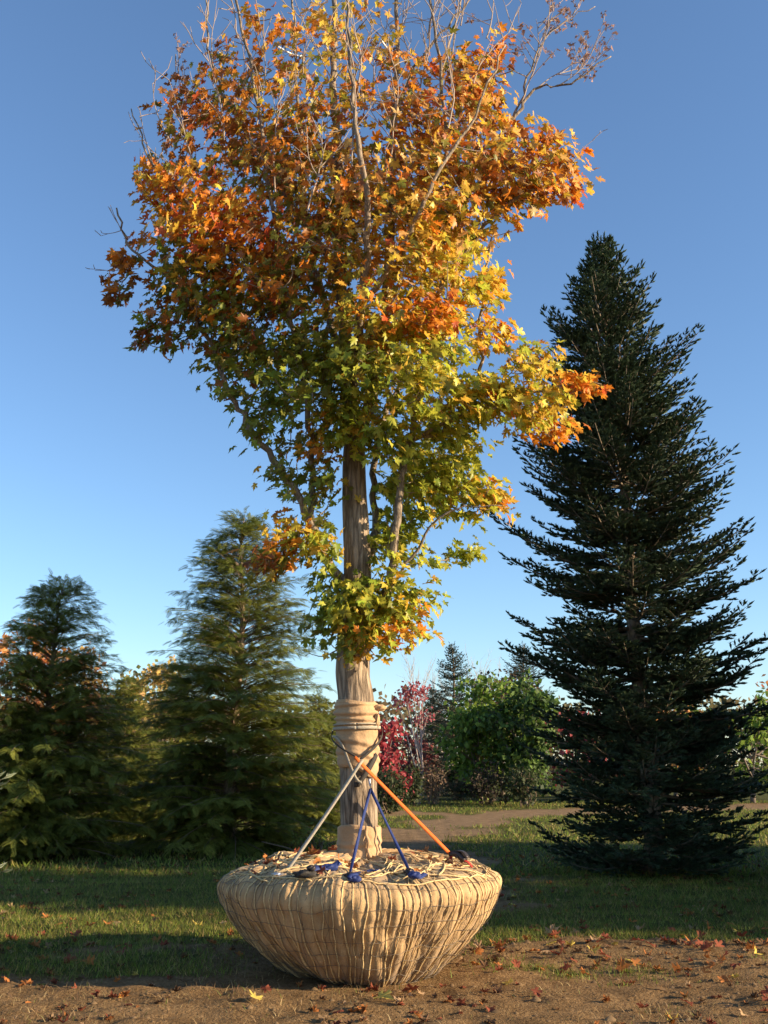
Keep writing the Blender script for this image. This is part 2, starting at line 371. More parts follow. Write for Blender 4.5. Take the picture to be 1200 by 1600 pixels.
# limbs: (pixel x, pixel y, distance offset) with end radii
LIMBS = [
 ([(553, 700, 0), (545, 600, .05), (537, 500, .1), (531, 400, .1), (530, 250, .1), (521, 130, .15), (525, 0, .2), (530, -140, .25)], .085, .018),
 ([(555, 690, 0), (580, 610, .15), (600, 500, .3), (610, 350, .35), (614, 200, .35), (620, 80, .35), (622, -120, .4)], .07, .015),
 ([(548, 930, 0), (515, 885, -.05), (497, 850, -.1), (470, 785, -.15), (425, 715, -.2), (385, 660, -.2), (350, 590, -.2), (318, 520, -.2), (270, 440, -.25), (205, 390, -.3), (182, 325, -.3)], .05, .008),
 ([(497, 850, -.1), (489, 800, -.1), (489, 735, -.1), (478, 620, -.2), (450, 470, -.3), (425, 320, -.3), (405, 170, -.3), (372, 20, -.3), (360, -60, -.3)], .036, .010),
 ([(572, 1015, 0), (604, 925, -.12), (620, 830, -.2), (628, 740, -.22), (642, 680, -.25), (668, 560, -.3), (690, 440, -.3), (700, 300, -.3), (692, 150, -.3), (672, 0, -.3), (668, -80, -.3)], .046, .010),
 ([(568, 890, .05), (585, 830, .25), (584, 740, .3), (600, 650, .4), (640, 560, .6), (660, 420, .8), (672, 280, .9), (690, 130, 1.), (720, 0, 1.)], .04, .010),
 ([(640, 690, -.25), (700, 665, -.2), (748, 590, -.15), (748, 500, -.15), (765, 390, -.1), (772, 330, -.1)], .026, .007),
 ([(640, 690, -.25), (720, 650, -.3), (810, 625, -.4), (900, 600, -.55), (940, 600, -.55)], .02, .005),
 ([(606, 440, .3), (660, 330, .3), (740, 250, .2), (800, 190, .2), (835, 140, .2), (890, 130, .15), (955, 88, .1)], .034, .006),
 ([(690, 440, -.3), (770, 340, -.5), (840, 290, -.6), (905, 245, -.6)], .024, .006),
 ([(532, 430, .1), (450, 310, .3), (385, 210, .5), (335, 110, .5), (322, 0, .5)], .038, .008),
 ([(450, 470, -.3), (360, 400, -.5), (285, 310, -.6), (235, 250, -.6), (205, 170, -.6)], .026, .005),
 ([(545, 600, .05), (565, 480, -.6), (575, 350, -.95), (560, 220, -1.1), (545, 90, -1.1), (540, -60, -1.1)], .045, .010),
 ([(545, 600, .05), (510, 480, .7), (480, 350, 1.1), (470, 220, 1.25), (460, 80, 1.25), (455, -60, 1.2)], .045, .010),
 ([(565, 480, -.6), (630, 380, -1.0), (680, 280, -1.15), (740, 180, -1.1), (790, 70, -1.1)], .028, .007),
 ([(497, 850, -.1), (460, 850, -.15), (420, 875, -.2), (395, 890, -.2)], .014, .005),
 ([(604, 925, -.12), (650, 860, -.2), (700, 800, -.3), (785, 790, -.35)], .018, .005),
 ([(614, 200, .35), (640, 120, .3), (700, 40, .2), (760, -30, .2)], .022, .007),
 ([(800, 190, .2), (830, 110, .2), (860, 50, .2), (930, 10, .2)], .014, .004),
]
nodes, nrad, ndir = [], [], []
for pts, r0, r1 in LIMBS:
    w = np.array([P(a, b, TY + o) for a, b, o in pts]); sp = smooth_path(w, 6)
    sp[1:-1] += RNG.normal(0, 0.012, sp[1:-1].shape)
    t = np.linspace(0, 1, len(sp)); r = r0 + (r1 - r0) * t ** 0.8
    V, Fc = tube(sp - MB, r, 9, wob=0.06)
    obj('limb', mesh_np('limb', V, Fc, None, True), M_limb, maple)
    nodes.append(sp[4:]); nrad.append(r[4:]); ndir.append(norm(np.gradient(sp, axis=0))[4:])
nodes = np.vstack(nodes); nrad = np.concatenate(nrad); ndir = np.vstack(ndir)

# leaf masses: cx, cy, rx, ry (photo), depth offset, depth radius, twig ends, palette
U = 'tan:3 gold:3 or:2 br:3 ye:1 ol:2.4'
BL = [
 (300, 330, 75, 85, -.5, .55, 60, 'or:5 gold:3 ye:1.5 red:1.2 ol:.5'), (370, 370, 70, 75, -.4, .6, 48, 'or:5 gold:2 ye:.6 br:2 red:1'),
 (310, 200, 62, 75, .1, .7, 34, 'or:3 br:5 gold:1 red:1.5 ol:1'), (380, 130, 75, 75, .2, .7, 32, 'or:2.5 br:4 gold:1.6 tan:1 ol:1.4'), (420, 240, 85, 80, .0, 1., 62, 'gold:2 or:2.6 br:3.5 ol:2'),
 (500, 140, 85, 90, .0, 1.1, 54, 'gold:3 ye:.8 or:2 ol:2 tan:1 br:2'), (540, 40, 70, 65, .0, 1., 30, 'gold:4 ye:2 or:1.5 tan:1'), (430, 40, 50, 55, .2, .7, 10, 'or:3 gold:2 br:1'),
 (520, 280, 90, 85, -.1, 1.3, 66, U), (620, 260, 95, 85, -.1, 1.3, 74, U), (620, 130, 70, 75, .0, 1.0, 30, 'or:3 gold:2 tan:2 br:3 ol:1'), (690, 160, 70, 70, .0, 1., 38, 'or:3 gold:2 red:1.4 tan:1.5 br:2.6 ol:1'),
 (760, 130, 62, 70, -.1, .8, 38, 'gold:3 or:2.4 tan:2 ol:2 br:2'), (740, 235, 75, 65, -.2, 1.0, 56, U), (820, 255, 62, 60, -.3, .7, 48, 'gold:3 tan:2 or:2.6 br:2.4 ol:1.6'), (872, 265, 40, 55, -.45, .4, 22, 'or:3 tan:2 gold:2 br:1.5'), (780, 75, 30, 40, -.3, .4, 8, 'or:3 br:2 gold:1'),
 (700, 320, 80, 60, -.3, 1.1, 56, 'gold:3 ye:1.5 or:2 ol:2 tan:1.5'), (810, 320, 50, 26, -.45, .4, 16, 'gold:2 or:2 ol:2 br:1'),
 (620, 370, 90, 80, -.2, 1.3, 74, 'ye:2 gold:4 tan:2 or:2 ol:1'), (700, 410, 68, 70, -.3, .9, 56, 'ye:4 yg:3 gold:3 tan:1 or:.7'), (755, 440, 28, 50, -.15, .3, 14, 'ye:2 yg:2 gold:3 or:1'),
 (500, 390, 85, 80, .0, 1.3, 62, 'gold:2 ol:3.4 or:1.5 br:2.4 yg:.6'), (410, 430, 85, 60, -.1, 1.0, 52, 'or:2 ol:3 br:1.5 gold:1.5'), (310, 430, 62, 52, -.3, .6, 40, 'ol:3 or:2 gold:1.5 g:1 br:1'),
 (270, 500, 42, 48, -.3, .4, 18, 'ol:3 br:2 g:1.5 or:1'), (350, 510, 70, 55, -.2, .8, 42, 'ol:4 g:2 br:1.4 or:.8'), (450, 500, 80, 70, .0, 1.1, 52, 'ol:4 g:3 yg:1 or:.7 br:.6'), (380, 580, 65, 50, -.2, .7, 34, 'ol:4 g:3 br:.7'), (460, 590, 70, 55, -.1, .9, 42, 'ol:3 g:4 yg:1'),
 (590, 480, 80, 65, -.2, 1.1, 56, 'gold:3 ye:2 ol:2 yg:2 or:2'), (660, 490, 62, 35, -.5, .6, 30, 'or:5 red:1 gold:2 br:1'), (700, 520, 75, 42, -.3, .7, 34, 'yg:4 ye:3 gold:2 or:.5'), (770, 525, 42, 26, -.2, .3, 12, 'gold:3 or:3 ye:2'),
 (640, 570, 85, 55, -.3, .9, 58, 'yg:5 g:2.5 ye:2 gold:1'), (560, 570, 60, 55, -.3, .8, 36, 'ol:2 g:3 yg:2 gold:1'), (680, 620, 75, 50, -.4, .7, 44, 'yg:5 ye:2 g:2 gold:1'), (760, 625, 60, 42, -.4, .5, 36, 'yg:3 gold:2.5 ye:2 g:1.5 or:.5'), (840, 570, 45, 34, -.4, .35, 20, 'yg:2 gold:3 ye:1.5 g:1 br:.5'), (830, 630, 62, 40, -.5, .4, 34, 'yg:3 ye:2 gold:3 or:.4'),
 (905, 605, 36, 20, -.55, .25, 14, 'or:5 gold:3 red:.5'), (868, 672, 28, 20, -.5, .2, 9, 'or:4 gold:3'),
 (600, 690, 45, 34, -.45, .4, 18, 'yg:5 g:3 ye:1'), (550, 685, 34, 26, -.4, .3, 10, 'yg:4 g:2 gold:1'), (680, 705, 62, 48, -.3, .6, 36, 'yg:5 ye:1.5 g:3'), (640, 770, 52, 48, -.1, .6, 30, 'yg:4 g:4 ye:.6'), (720, 775, 55, 38, -.3, .4, 28, 'yg:4 g:3 gold:1.5'), (770, 780, 30, 28, -.3, .25, 10, 'gold:3 or:1.5 yg:2'),
 (650, 740, 40, 90, .5, .3, 14, 'g:4 yg:2 ol:1'), (720, 865, 38, 16, -.2, .2, 8, 'g:3 yg:3'),
 (490, 690, 32, 50, -.2, .35, 14, 'gold:3 ol:2 or:2 yg:1'), (430, 660, 45, 45, -.2, .4, 16, 'ol:3 g:3'), (455, 745, 32, 40, -.15, .3, 9, 'ol:2 g:2 gold:1'), (500, 780, 24, 60, -.15, .3, 14, 'ol:2 g:3 gold:1.5'), (450, 835, 32, 32, -.2, .3, 14, 'or:3.4 gold:3 yg:1 ye:1'), (420, 875, 32, 26, -.2, .25, 12, 'br:2 or:1.5 ol:2 gold:1'), (495, 855, 30, 38, -.2, .3, 14, 'g:3 gold:2 yg:2'),
 (520, 925, 20, 42, -.2, .25, 12, 'g:4 yg:2'), (560, 945, 40, 40, -.28, .25, 20, 'yg:4 g:3 ye:1'), (610, 935, 34, 40, -.2, .25, 16, 'yg:3 g:2 ye:1.4 gold:1'), (580, 990, 40, 26, -.25, .2, 12, 'yg:2.5 gold:2 g:2 or:1.6'), (625, 975, 22, 24, -.2, .2, 7, 'or:2 gold:2 yg:2'), (645, 930, 20, 12, -.2, .1, 3, 'g:3 yg:2'), (625, 845, 30, 30, -.1, .3, 10, 'yg:3 g:2'),
 (515, 985, 18, 26, -.2, .2, 6, 'g:3 ol:2'), (548, 1018, 18, 12, -.25, .1, 4, 'gold:2 g:1.4'), (492, 1018, 9, 9, -.2, .1, 1, 'ol:2'), (597, 1034, 6, 6, -.22, .05, 1, 'gold:2 or:1'),
 (535, 640, 45, 36, -.4, .25, 18, 'yg:2 g:3 ol:2 gold:1'), (500, 560, 45, 45, -.5, .3, 16, 'ol:3 g:3 yg:1'), (590, 640, 40, 40, -.5, .25, 14, 'yg:4 g:2 gold:1'), (545, 700, 30, 18, -.45, .15, 7, 'yg:4 ye:1'), (620, 890, 36, 40, -.2, .3, 12, 'yg:3 g:2 ye:1'), (650, 945, 22, 22, -.2, .15, 5, 'yg:2 g:2 gold:1'), (640, 995, 22, 16, -.2, .15, 4, 'or:2 gold:2 yg:1'), (505, 950, 20, 40, -.2, .2, 7, 'g:3 yg:1'), (700, 740, 60, 70, -.1, .5, 18, 'yg:4 g:2 ye:1'), (600, 820, 40, 50, .1, .4, 12, 'g:3 yg:2'),
 (190, 445, 24, 38, -.3, .2, 6, 'br:2 or:1 ol:1'), (230, 525, 14, 20, -.3, .2, 3, 'br:1 ol:1'), (205, 395, 24, 26, -.3, .2, 4, 'or:2 br:1'), (248, 290, 24, 50, -.55, .3, 12, 'or:4 gold:2 red:1'), (905, 300, 14, 14, -.5, .1, 2, 'red:2 or:1'),
]
def pick(pal, n):
    it = [s.split(':') for s in pal.split()]; w = np.array([float(b) for _, b in it]); w /= w.sum()
    base = np.array([LP[a] for a, _ in it])[RNG.choice(len(it), n, p=w)]
    return base * RNG.uniform(0.75, 1.2, (n, 1)) * RNG.normal(1, 0.06, (n, 3)).clip(.8, 1.2)
ends, epal, espr = [], [], []
for cx, cy, rx, ry, oy, ry3, n, pal in BL:
    if n > 5: n = int(n * (.84 if cy > 640 else .84 if cy > 480 else .9 if cy > 150 else .6))
    if cy > 640 and cx > 612 and cy < 880: oy += .38
    rx, ry = (rx * .95, ry * .97) if cy < 880 else (rx * 1.25, ry * 1.1)
    d = norm(RNG.normal(size=(n, 3))) * (RNG.uniform(0.12, 1, (n, 1)) ** 0.42)
    for q in d:
        ends.append(P(cx + q[0] * rx, cy + q[1] * ry, TY + oy + q[2] * ry3)); epal.append(pal); espr.append(float(np.clip(min(rx, ry) * .0021, .05 if cy < 640 else .085, .105)))
ends = np.array(ends)
clear = (np.abs(ends[:, 0] - (-.27)) < .17) & (ends[:, 1] < TY + .2) & (ends[:, 2] > 3.5) & (ends[:, 2] < 4.3)
ends = ends[~clear]; epal = [p for p, c in zip(epal, clear) if not c]; espr = [p for p, c in zip(espr, clear) if not c]
# join every twig end to the nearest limb or earlier twig, below it where possible
order = np.argsort([np.min(np.linalg.norm(nodes - e, axis=1)) for e in ends])
N = list(nodes); twg = Geo(); bark_c = (0.26, 0.20, 0.145)
NA = np.zeros((len(nodes) + 8 * len(ends) + 2000, 3)); NA[:len(nodes)] = nodes; cnt = len(nodes)
twig_dir = np.zeros_like(ends)
for k in order:
    e = ends[k]; dv = e - NA[:cnt]; dist = np.linalg.norm(dv, axis=1)
    cost = dist + np.clip(-dv[:, 2], 0, None) * 1.6 + np.clip(0.12 - dist, 0, None) * 3
    i = int(np.argmin(cost)); s = NA[i]; L = dist[i]
    mid = s * .5 + e * .5 + np.array((0, 0, -0.10 * L)) + RNG.normal(0, .05 * L, 3)
    pth = smooth_path([s, mid, e], 3); m = len(pth)
    r0 = min(0.0035 + 0.011 * L, 0.014)
    V, Fc = tube(pth - MB, np.linspace(r0, .0028, m), 4, False); twg.add(V, Fc, bark_c)
    NA[cnt:cnt + m - 1] = pth[1:]; cnt += m - 1
    twig_dir[k] = norm(pth[-1] - pth[-2])
# bare twigs above and at the rim of the crown, with dry seed bunches
seed = Geo()
def bare(start, d, L, depth=0, keys=False):
    n = max(3, int(L / 0.09)); p = np.array(start, float); d = norm(d); pts = [p]
    for i in range(n):
        d = norm(d + RNG.normal(0, .10, 3) + np.array((0, 0, .035))); p = p + d * L / n; pts.append(p)
    pts = np.array(pts); V, Fc = tube(pts - MB, np.linspace(0.0035 + .0045 * L, .0022, len(pts)), 4, False); twg.add(V, Fc, (0.34, 0.27, 0.22))
    if depth < 2:
        for i in range(2, len(pts)):
            if RNG.random() < 0.75:
                dd = norm(d + RNG.normal(0, .55, 3)); bare(pts[i], dd, L * RNG.uniform(.25, .5), depth + 1, keys)
    if keys and L < .6:
        for q in range(3):
            c = pts[-1 - q % 2] + RNG.normal(0, .015, 3); t = RNG.normal(0, .016, (3, 3, 3)) + np.array((0, 0, -.012))
            seed.add((c + t).reshape(-1, 3) - MB, np.arange(9).reshape(3, 3), np.array((.34, .21, .17)) * RNG.uniform(.7, 1.2))
for (a, b, o, a2, b2, L, kf) in [
 (835, 140, .2, 960, 60, .9, 1), (870, 135, .2, 960, 85, .75, 1), (830, 120, .2, 900, 0, .95, 1), (815, 160, .2, 860, 20, 1.0, 1), (860, 50, .2, 930, 5, .6, 1), (900, 125, .15, 945, 90, .5, 1),
 (760, 60, .2, 800, -40, .9, 1), (720, 40, .2, 750, -60, .9, 1), (690, 110, -.3, 740, 0, .9, 0), (668, 60, -.3, 690, -60, 1., 0), (640, 110, .3, 660, -40, 1., 0), (622, 60, .35, 600, -60, .9, 0),
 (335, 110, .5, 300, 0, .8, 0), (322, 30, .5, 330, -80, .8, 0), (372, 60, -.3, 350, -60, .8, 0), (385, 210, .5, 330, 60, .9, 0), (300, 170, .3, 255, 80, .6, 1), (270, 230, -.5, 215, 110, .7, 0), (240, 260, -.6, 208, 170, .55, 0), (225, 310, -.6, 212, 190, .5, 0),
 (205, 390, -.3, 180, 310, .45, 0), (215, 420, -.3, 155, 425, .4, 0), (190, 360, -.3, 150, 365, .2, 0), (405, 170, -.3, 430, 20, .9, 0), (460, 80, 1.2, 470, -60, .9, 0), (521, 130, .1, 490, 0, .9, 0), (770, 370, -.1, 790, 370, .25, 0), (890, 250, -.5, 935, 215, .3, 0), (775, 350, -.1, 780, 410, .2, 0),
 (350, 230, -.4, 330, 60, 1.0, 0), (400, 200, .2, 420, 20, 1.0, 0), (300, 250, -.5, 270, 90, .8, 0), (580, 160, .3, 570, -20, 1.0, 0), (650, 160, .2, 670, -10, 1.0, 0), (700, 120, .3, 730, -30, .9, 0), (740, 130, -.6, 770, 0, .8, 0), (480, 150, .4, 470, -20, 1.0, 0), (610, 250, -.9, 640, 90, 1.0, 0), (550, 260, -1.1, 530, 90, 1.0, 0), (260, 330, -.6, 230, 190, .7, 0),
 (430, 300, -.6, 440, 90, 1.1, 0), (480, 330, -1.1, 500, 150, 1.0, 0), (560, 130, -1.1, 590, -20, 1.0, 0), (545, 90, -1.1, 520, -60, .8, 0), (700, 200, -1.1, 720, 20, 1.0, 0)]:
    s = P(a, b, TY + o); e = P(a2, b2, TY + o); bare(s, e - s, L, 0, bool(kf))
obj('twigs', twg.mesh('twigs'), mat_leaf('twig_bark', 0, .85, spec=.1), maple, kind='stuff')
obj('seed_bunches', seed.mesh('seed_bunches'), M_litter, maple, kind='stuff')

# leaves: a spray of leaves round each twig end
lp, ln, lt, lc, ls = [], [], [], [], []
AX = np.array((-0.2, TY))
for k in range(len(ends)):
    e = ends[k]; n = RNG.integers(8, 15) if epal[k] not in ('ol:2', 'gold:2 or:1') else 1
    out = np.array((e[0] - AX[0], e[1] - AX[1], 0)); out /= max(np.linalg.norm(out), .3)
    spread = espr[k] if n > 1 else 0.0
    pos = e + RNG.normal(0, spread, (n, 3)) * np.array((1.1, 1.1, .62))
    plane = norm(out * .45 + np.array((0, 0, .75)) + RNG.normal(0, .25, 3))
    nr = norm(plane + RNG.normal(0, .45, (n, 3)))
    tip = norm(out * .55 + twig_dir[k] * .25 + np.array((0, 0, -.75)) + RNG.normal(0, .5, (n, 3)))
    lp.append(pos); ln.append(nr); lt.append(tip); lc.append(pick(epal[k], n)); ls.append(RNG.uniform(.058, .112, n))
lp, ln, lt, lc, ls = np.vstack(lp), np.vstack(ln), np.vstack(lt), np.vstack(lc), np.concatenate(ls)
zc = -norm(lt); xc = norm(np.cross(ln, zc)); yc = np.cross(zc, xc)
LBm = np.stack([xc, yc, zc], -1)
var = RNG.integers(0, len(LEAVES), len(lp))
# the 300 leaves that show largest become objects of their own: lowest, outermost and towards the open side
cand = (lp[:, 1] < TY - 0.05) & (lp[:, 2] < 6.2)
vis = ls * np.abs((LBm[:, :, 1] * norm(lp - np.array((0, 0, EYE)))).sum(1)) / np.linalg.norm(lp - np.array((0, 0, EYE)), axis=1)
vis = vis * (0.5 + 0.5 * np.clip((AX[1] - lp[:, 1]) / 0.6, 0, 1)) * cand
top = np.argsort(-vis)[:300]; single = np.zeros(len(lp), bool); single[top] = True
fol = Geo()
for v in range(len(LEAVES)):
    s = (var == v) & ~single
    V, Fc, C = place(*LEAVES[v], lp[s] - MB, LBm[s] * ls[s][:, None, None], lc[s]); fol.add(V, Fc, C)
crown = obj('crown', fol.mesh('crown'), M_leaf, maple, kind='stuff')
names = list(LP); lib = {}
for i in top:
    ci = int(np.argmin([np.abs(lc[i] - np.array(LP[n])).sum() for n in names])); key = (names[ci], int(var[i]))
    if key not in lib:
        V, Fc, C = LEAVES[var[i]]; lib[key] = mesh_np('leaf', V, Fc, C * np.array(LP[names[ci]]))
    o = obj('leaf', lib[key], M_leaf, crown)
    Mx = Matrix.Identity(4)
    for a in range(3):
        for b in range(3): Mx[a][b] = LBm[i][a][b] * ls[i]
        Mx[a][3] = lp[i][a] - MB[a]
    o.matrix_local = Mx

# ------------------------------------------------------------------ root ball
BC = np.array((-0.2, 9.0))
ball = empty('root_ball', (BC[0], BC[1], 0), label='large bowl-shaped root ball wrapped in tan burlap and laced with twine', cat='root ball')
PR = np.array([(0.22, -0.03), (0.48, -0.025), (0.60, 0.01), (0.715, 0.075), (0.83, 0.165), (0.94, 0.28), (1.035, 0.40), (1.10, 0.50), (1.145, 0.59), (1.15, 0.66), (1.10, 0.725), (0.98, 0.772), (0.78, 0.805), (0.48, 0.835), (0.22, 0.865), (0.12, 0.87)])
prof = smooth_path(np.c_[PR, np.zeros(len(PR))], 8)[:, :2]
cum = np.r_[0, np.cumsum(np.linalg.norm(np.diff(prof, axis=0), axis=1))]; PL = cum[-1]
S_RIM = cum[np.argmax(prof[:, 0])]
NROPE = 88
rope_ang = (np.arange(NROPE) + RNG.uniform(-.28, .28, NROPE)) * 2 * math.pi / NROPE
def rope_theta(k, s):                       # zig-zag lacing: neighbours lean together towards the bottom
    lean = ROPE_LEAN[k] * 2 * math.pi / NROPE
    return rope_ang[k] + lean * np.clip((S_RIM - s) / S_RIM, 0, 1) * 1.4 + ROPE_TOP[k] * np.clip((s - S_RIM - .15) / .9, 0, 1)
ROPE_TOP = RNG.normal(0, .55, NROPE); ROPE_LEAN = np.where(np.arange(NROPE) % 2, .4, -.4) + RNG.normal(0, .35, NROPE)
def ball_pt(th, s, lift=0.0):
    th = np.asarray(th, float); s = np.asarray(s, float)
    r = np.interp(s, cum, prof[:, 0]); z = np.interp(s, cum, prof[:, 1])
    i = np.clip(np.searchsorted(cum, s) - 1, 0, len(prof) - 2); tg = prof[i + 1] - prof[i]; tg = tg / np.linalg.norm(tg, axis=-1, keepdims=True)
    nrm = np.stack([tg[..., 1], -tg[..., 0]], -1)           # outward in (r,z)
    lump = (fbm(np.cos(th) * 2.2 + 5 + s, np.sin(th) * 2.2 + 7 - s, 41) - .5) * .14 + (fbm(th * 9, s * 6, 43) - .5) * .055
    env = np.clip(s / .25, 0, 1)
    r2 = r + (nrm[..., 0] * (lump * env + lift)); z2 = z + (nrm[..., 1] * (lump * env + lift))
    return np.stack([r2 * np.cos(th), r2 * np.sin(th), z2], -1)
nth, ns = 396, 110
th = np.linspace(0, 2 * math.pi, nth, endpoint=False); ss = np.linspace(0, PL, ns)
TH, SS = np.meshgrid(th, ss)
near_r = np.full(TH.shape, 9.0)
for k in range(NROPE):
    d = np.abs((TH - rope_theta(k, SS) + math.pi) % (2 * math.pi) - math.pi) * np.interp(SS, cum, prof[:, 0]); near_r = np.minimum(near_r, d)
Vb = ball_pt(TH, SS, np.clip(near_r / .05, 0, 1) * .018 + (vnoise(TH * 60, SS * 14, 3) - .5) * .008)
i0 = (np.arange(ns - 1)[:, None] * nth + np.arange(nth)[None]).ravel(); i1 = (np.arange(ns - 1)[:, None] * nth + (np.arange(nth)[None] + 1) % nth).ravel()
soil = np.clip(0.85 - Vb[..., 2] / 0.34, 0, .85) * fbm(TH * 5, SS * 9, 6) * 1.6 + np.clip(fbm(TH * 7 + 4, SS * 5, 26) - .5, 0, 1) * 1.1 + (SS > S_RIM + .22) * np.clip(fbm(TH * 4, SS * 7, 16) - .42, 0, 1) * 1.6
obj('burlap_cover', mesh_np('burlap_cover', Vb.reshape(-1, 3), np.stack([i0, i1, i1 + nth, i0 + nth], 1), None, True, {'soil': soil.clip(0, .85).ravel()}), M_burlap, ball)
for k in range(NROPE):
    s1 = S_RIM + RNG.uniform(.35, 1.0); s = np.linspace(.16 + RNG.uniform(0, .06), s1, 34)
    t = rope_theta(k, s) + (fbm(s * 5 + k * 9.1, s * 0 + k, 77, 3) - .5) * .05
    V, Fc = tube(ball_pt(t, s, .010), np.full(34, RNG.uniform(.0042, .0078)), 6)
    obj('rope', mesh_np('rope', V, Fc, None, True), M_rope, ball)
for k in range(54):                          # loose twine crossing the top
    a0 = RNG.uniform(0, 2 * math.pi); s = np.linspace(S_RIM + RNG.uniform(.1, .3), S_RIM + RNG.uniform(.5, 1.0), 16)
    t = a0 + np.linspace(0, RNG.choice([-1, 1]) * RNG.uniform(.4, 1.5), 16)
    V, Fc = tube(ball_pt(t, s, .014 + .012 * RNG.random()), np.full(16, RNG.uniform(.004, .0075)), 6)
    obj('rope', mesh_np('rope', V, Fc, None, True), M_rope, ball)
for s0, r_, seed_ in ((S_RIM + .17, .007, 3), (S_RIM + .45, .009, 4)):   # rounds of twine
    t = np.linspace(0, 2 * math.pi, 121); V, Fc = tube(ball_pt(t, s0 + (fbm(np.cos(t) * 2 + 3, np.sin(t) * 2 + 3, seed_) - .5) * .12, .017), np.full(121, r_), 5, False)
    obj('rope', mesh_np('rope', V, Fc, None, True), M_rope, ball)
wires = Geo()                                # fine wire basket
for s0 in np.arange(.2, S_RIM + .2, .125):
    t = np.linspace(0, 2 * math.pi, 181); V, Fc = tube(ball_pt(t, s0 + (vnoise(t * 9, t * 0 + s0 * 9, 9) - .5) * .05, .021), np.full(181, .0017), 4, False); wires.add(V, Fc, (1, 1, 1))
for a0 in np.arange(0, 2 * math.pi, 2 * math.pi / 36):
    for dr in (-1, 1):
        s = np.linspace(.12, S_RIM + .3, 22); V, Fc = tube(ball_pt(a0 + dr * s * .16 + (vnoise(s * 11, s * 0 + a0, 4) - .5) * .05, s, .0215), np.full(22, .0016), 4, False); wires.add(V, Fc, (1, 1, 1))
obj('wire_basket', wires.mesh('wire_basket'), M_wire, ball)
def crumple(name, c, size, mat, parent, seed, flat=.55, n=26, attr=True):     # bunched cloth
    r = np.random.default_rng(seed); t = np.linspace(0, 2 * math.pi, n, endpoint=False); p = np.linspace(0.06, math.pi - .06, n // 2)
    T, Pp = np.meshgrid(t, p); k = 1 + .5 * (fbm(np.cos(T) * 2.4 + seed, np.sin(T) * 2.4 + Pp * 1.5, seed, 4) - .5) + .25 * np.sin(T * 5 + Pp * 4 + seed) * np.sin(Pp)
    V = np.stack([k * np.sin(Pp) * np.cos(T), k * np.sin(Pp) * np.sin(T), k * np.cos(Pp) * flat], -1).reshape(-1, 3) * np.asarray(size) + np.asarray(c)
    m = n // 2; a = (np.arange(m - 1)[:, None] * n + np.arange(n)[None]).ravel(); b = (np.arange(m - 1)[:, None] * n + (np.arange(n)[None] + 1) % n).ravel()
    return obj(name, mesh_np(name, V, np.stack([a, a + n, b + n, b], 1), None, True), mat, parent)
b3 = np.array((BC[0], BC[1], 0))
for (px, py, z, sz, sd) in ((633, 1505, .13, .075, 3), (610, 1512, .11, .05, 5), (660, 1500, .14, .06, 8), (645, 1488, .2, .04, 9)):
    crumple('burlap_tuck', PZ(px, py, z) - b3, (sz, sz * .7, sz * .8), M_burlap, ball, sd)

# ------------------------------------------------------------------ burlap wraps on the trunk
def trunk_c(z):
    i = np.interp(z, path[:, 2], np.arange(len(path))); return np.array([np.interp(i, np.arange(len(path)), path[:, a]) for a in range(2)]), np.interp(i, np.arange(len(path)), rads)
def wrap(name, z0, z1, folds, lab, seed, bands=True, flare=0.0, hem=None):
    root = empty(name, (MB[0], MB[1], z0), label=lab, cat='burlap wrap'); base = np.array((MB[0], MB[1], z0))
    n, m = 120, 60; t = np.linspace(0, 2 * math.pi, n, endpoint=False); u = np.linspace(0, 1, m)
    T, Uu = np.meshgrid(t, u)
    lo = z0 + (hem(T) if hem else .012 * np.sin(T * 3 + seed)); hi = z1 + .012 * np.sin(T * 2 + 1.3 * seed)
    Z = lo + (hi - lo) * Uu
    cx = np.zeros_like(Z); cy = np.zeros_like(Z); R = np.zeros_like(Z)
    for a in range(m):
        for b in range(0, n):
            pass
    zz = np.linspace(Z.min(), Z.max(), 50); cc = [trunk_c(q) for q in zz]
    cx = np.interp(Z, zz, [q[0][0] for q in cc]); cy = np.interp(Z, zz, [q[0][1] for q in cc]); R = np.interp(Z, zz, [q[1] for q in cc])
    off = .026 + .018 * (fbm(T * 2.2 / 1.0, Z * 6, seed) - .5) + flare * np.exp(-((Uu) / .25) ** 2)
    for (zc_, amp, slope, w, ph) in folds:
        d = Z - (zc_ + slope * np.sin(T + ph)); off = off + amp * np.exp(-(d / w) ** 2) - amp * .7 * np.exp(-((d + w * 1.7) / (w * .7)) ** 2)
    off = off * np.clip(np.minimum(Uu, 1 - Uu) * 30, .55, 1)
    R = R + off
    V = np.stack([cx + R * np.cos(T), cy + R * np.sin(T), Z], -1)
    inner = V.copy(); inner[..., 0] = cx + (R - .012) * np.cos(T); inner[..., 1] = cy + (R - .012) * np.sin(T)
    prof_ = np.concatenate([V, inner[::-1]], 0); mm = 2 * m
    a = (np.arange(mm)[:, None] * n + np.arange(n)[None]).ravel(); b = (np.arange(mm)[:, None] * n + (np.arange(n)[None] + 1) % n).ravel()
    a2 = (a + n) % (mm * n); b2 = (b + n) % (mm * n)
    obj('cloth', mesh_np('cloth', prof_.reshape(-1, 3) - base, np.stack([a, b, b2, a2], 1), None, True, {'soil': np.zeros(mm * n)}), M_wrap, root)
    return root, base
zt = lambda py, Y=TY - .17: P(560, py, Y)[2]
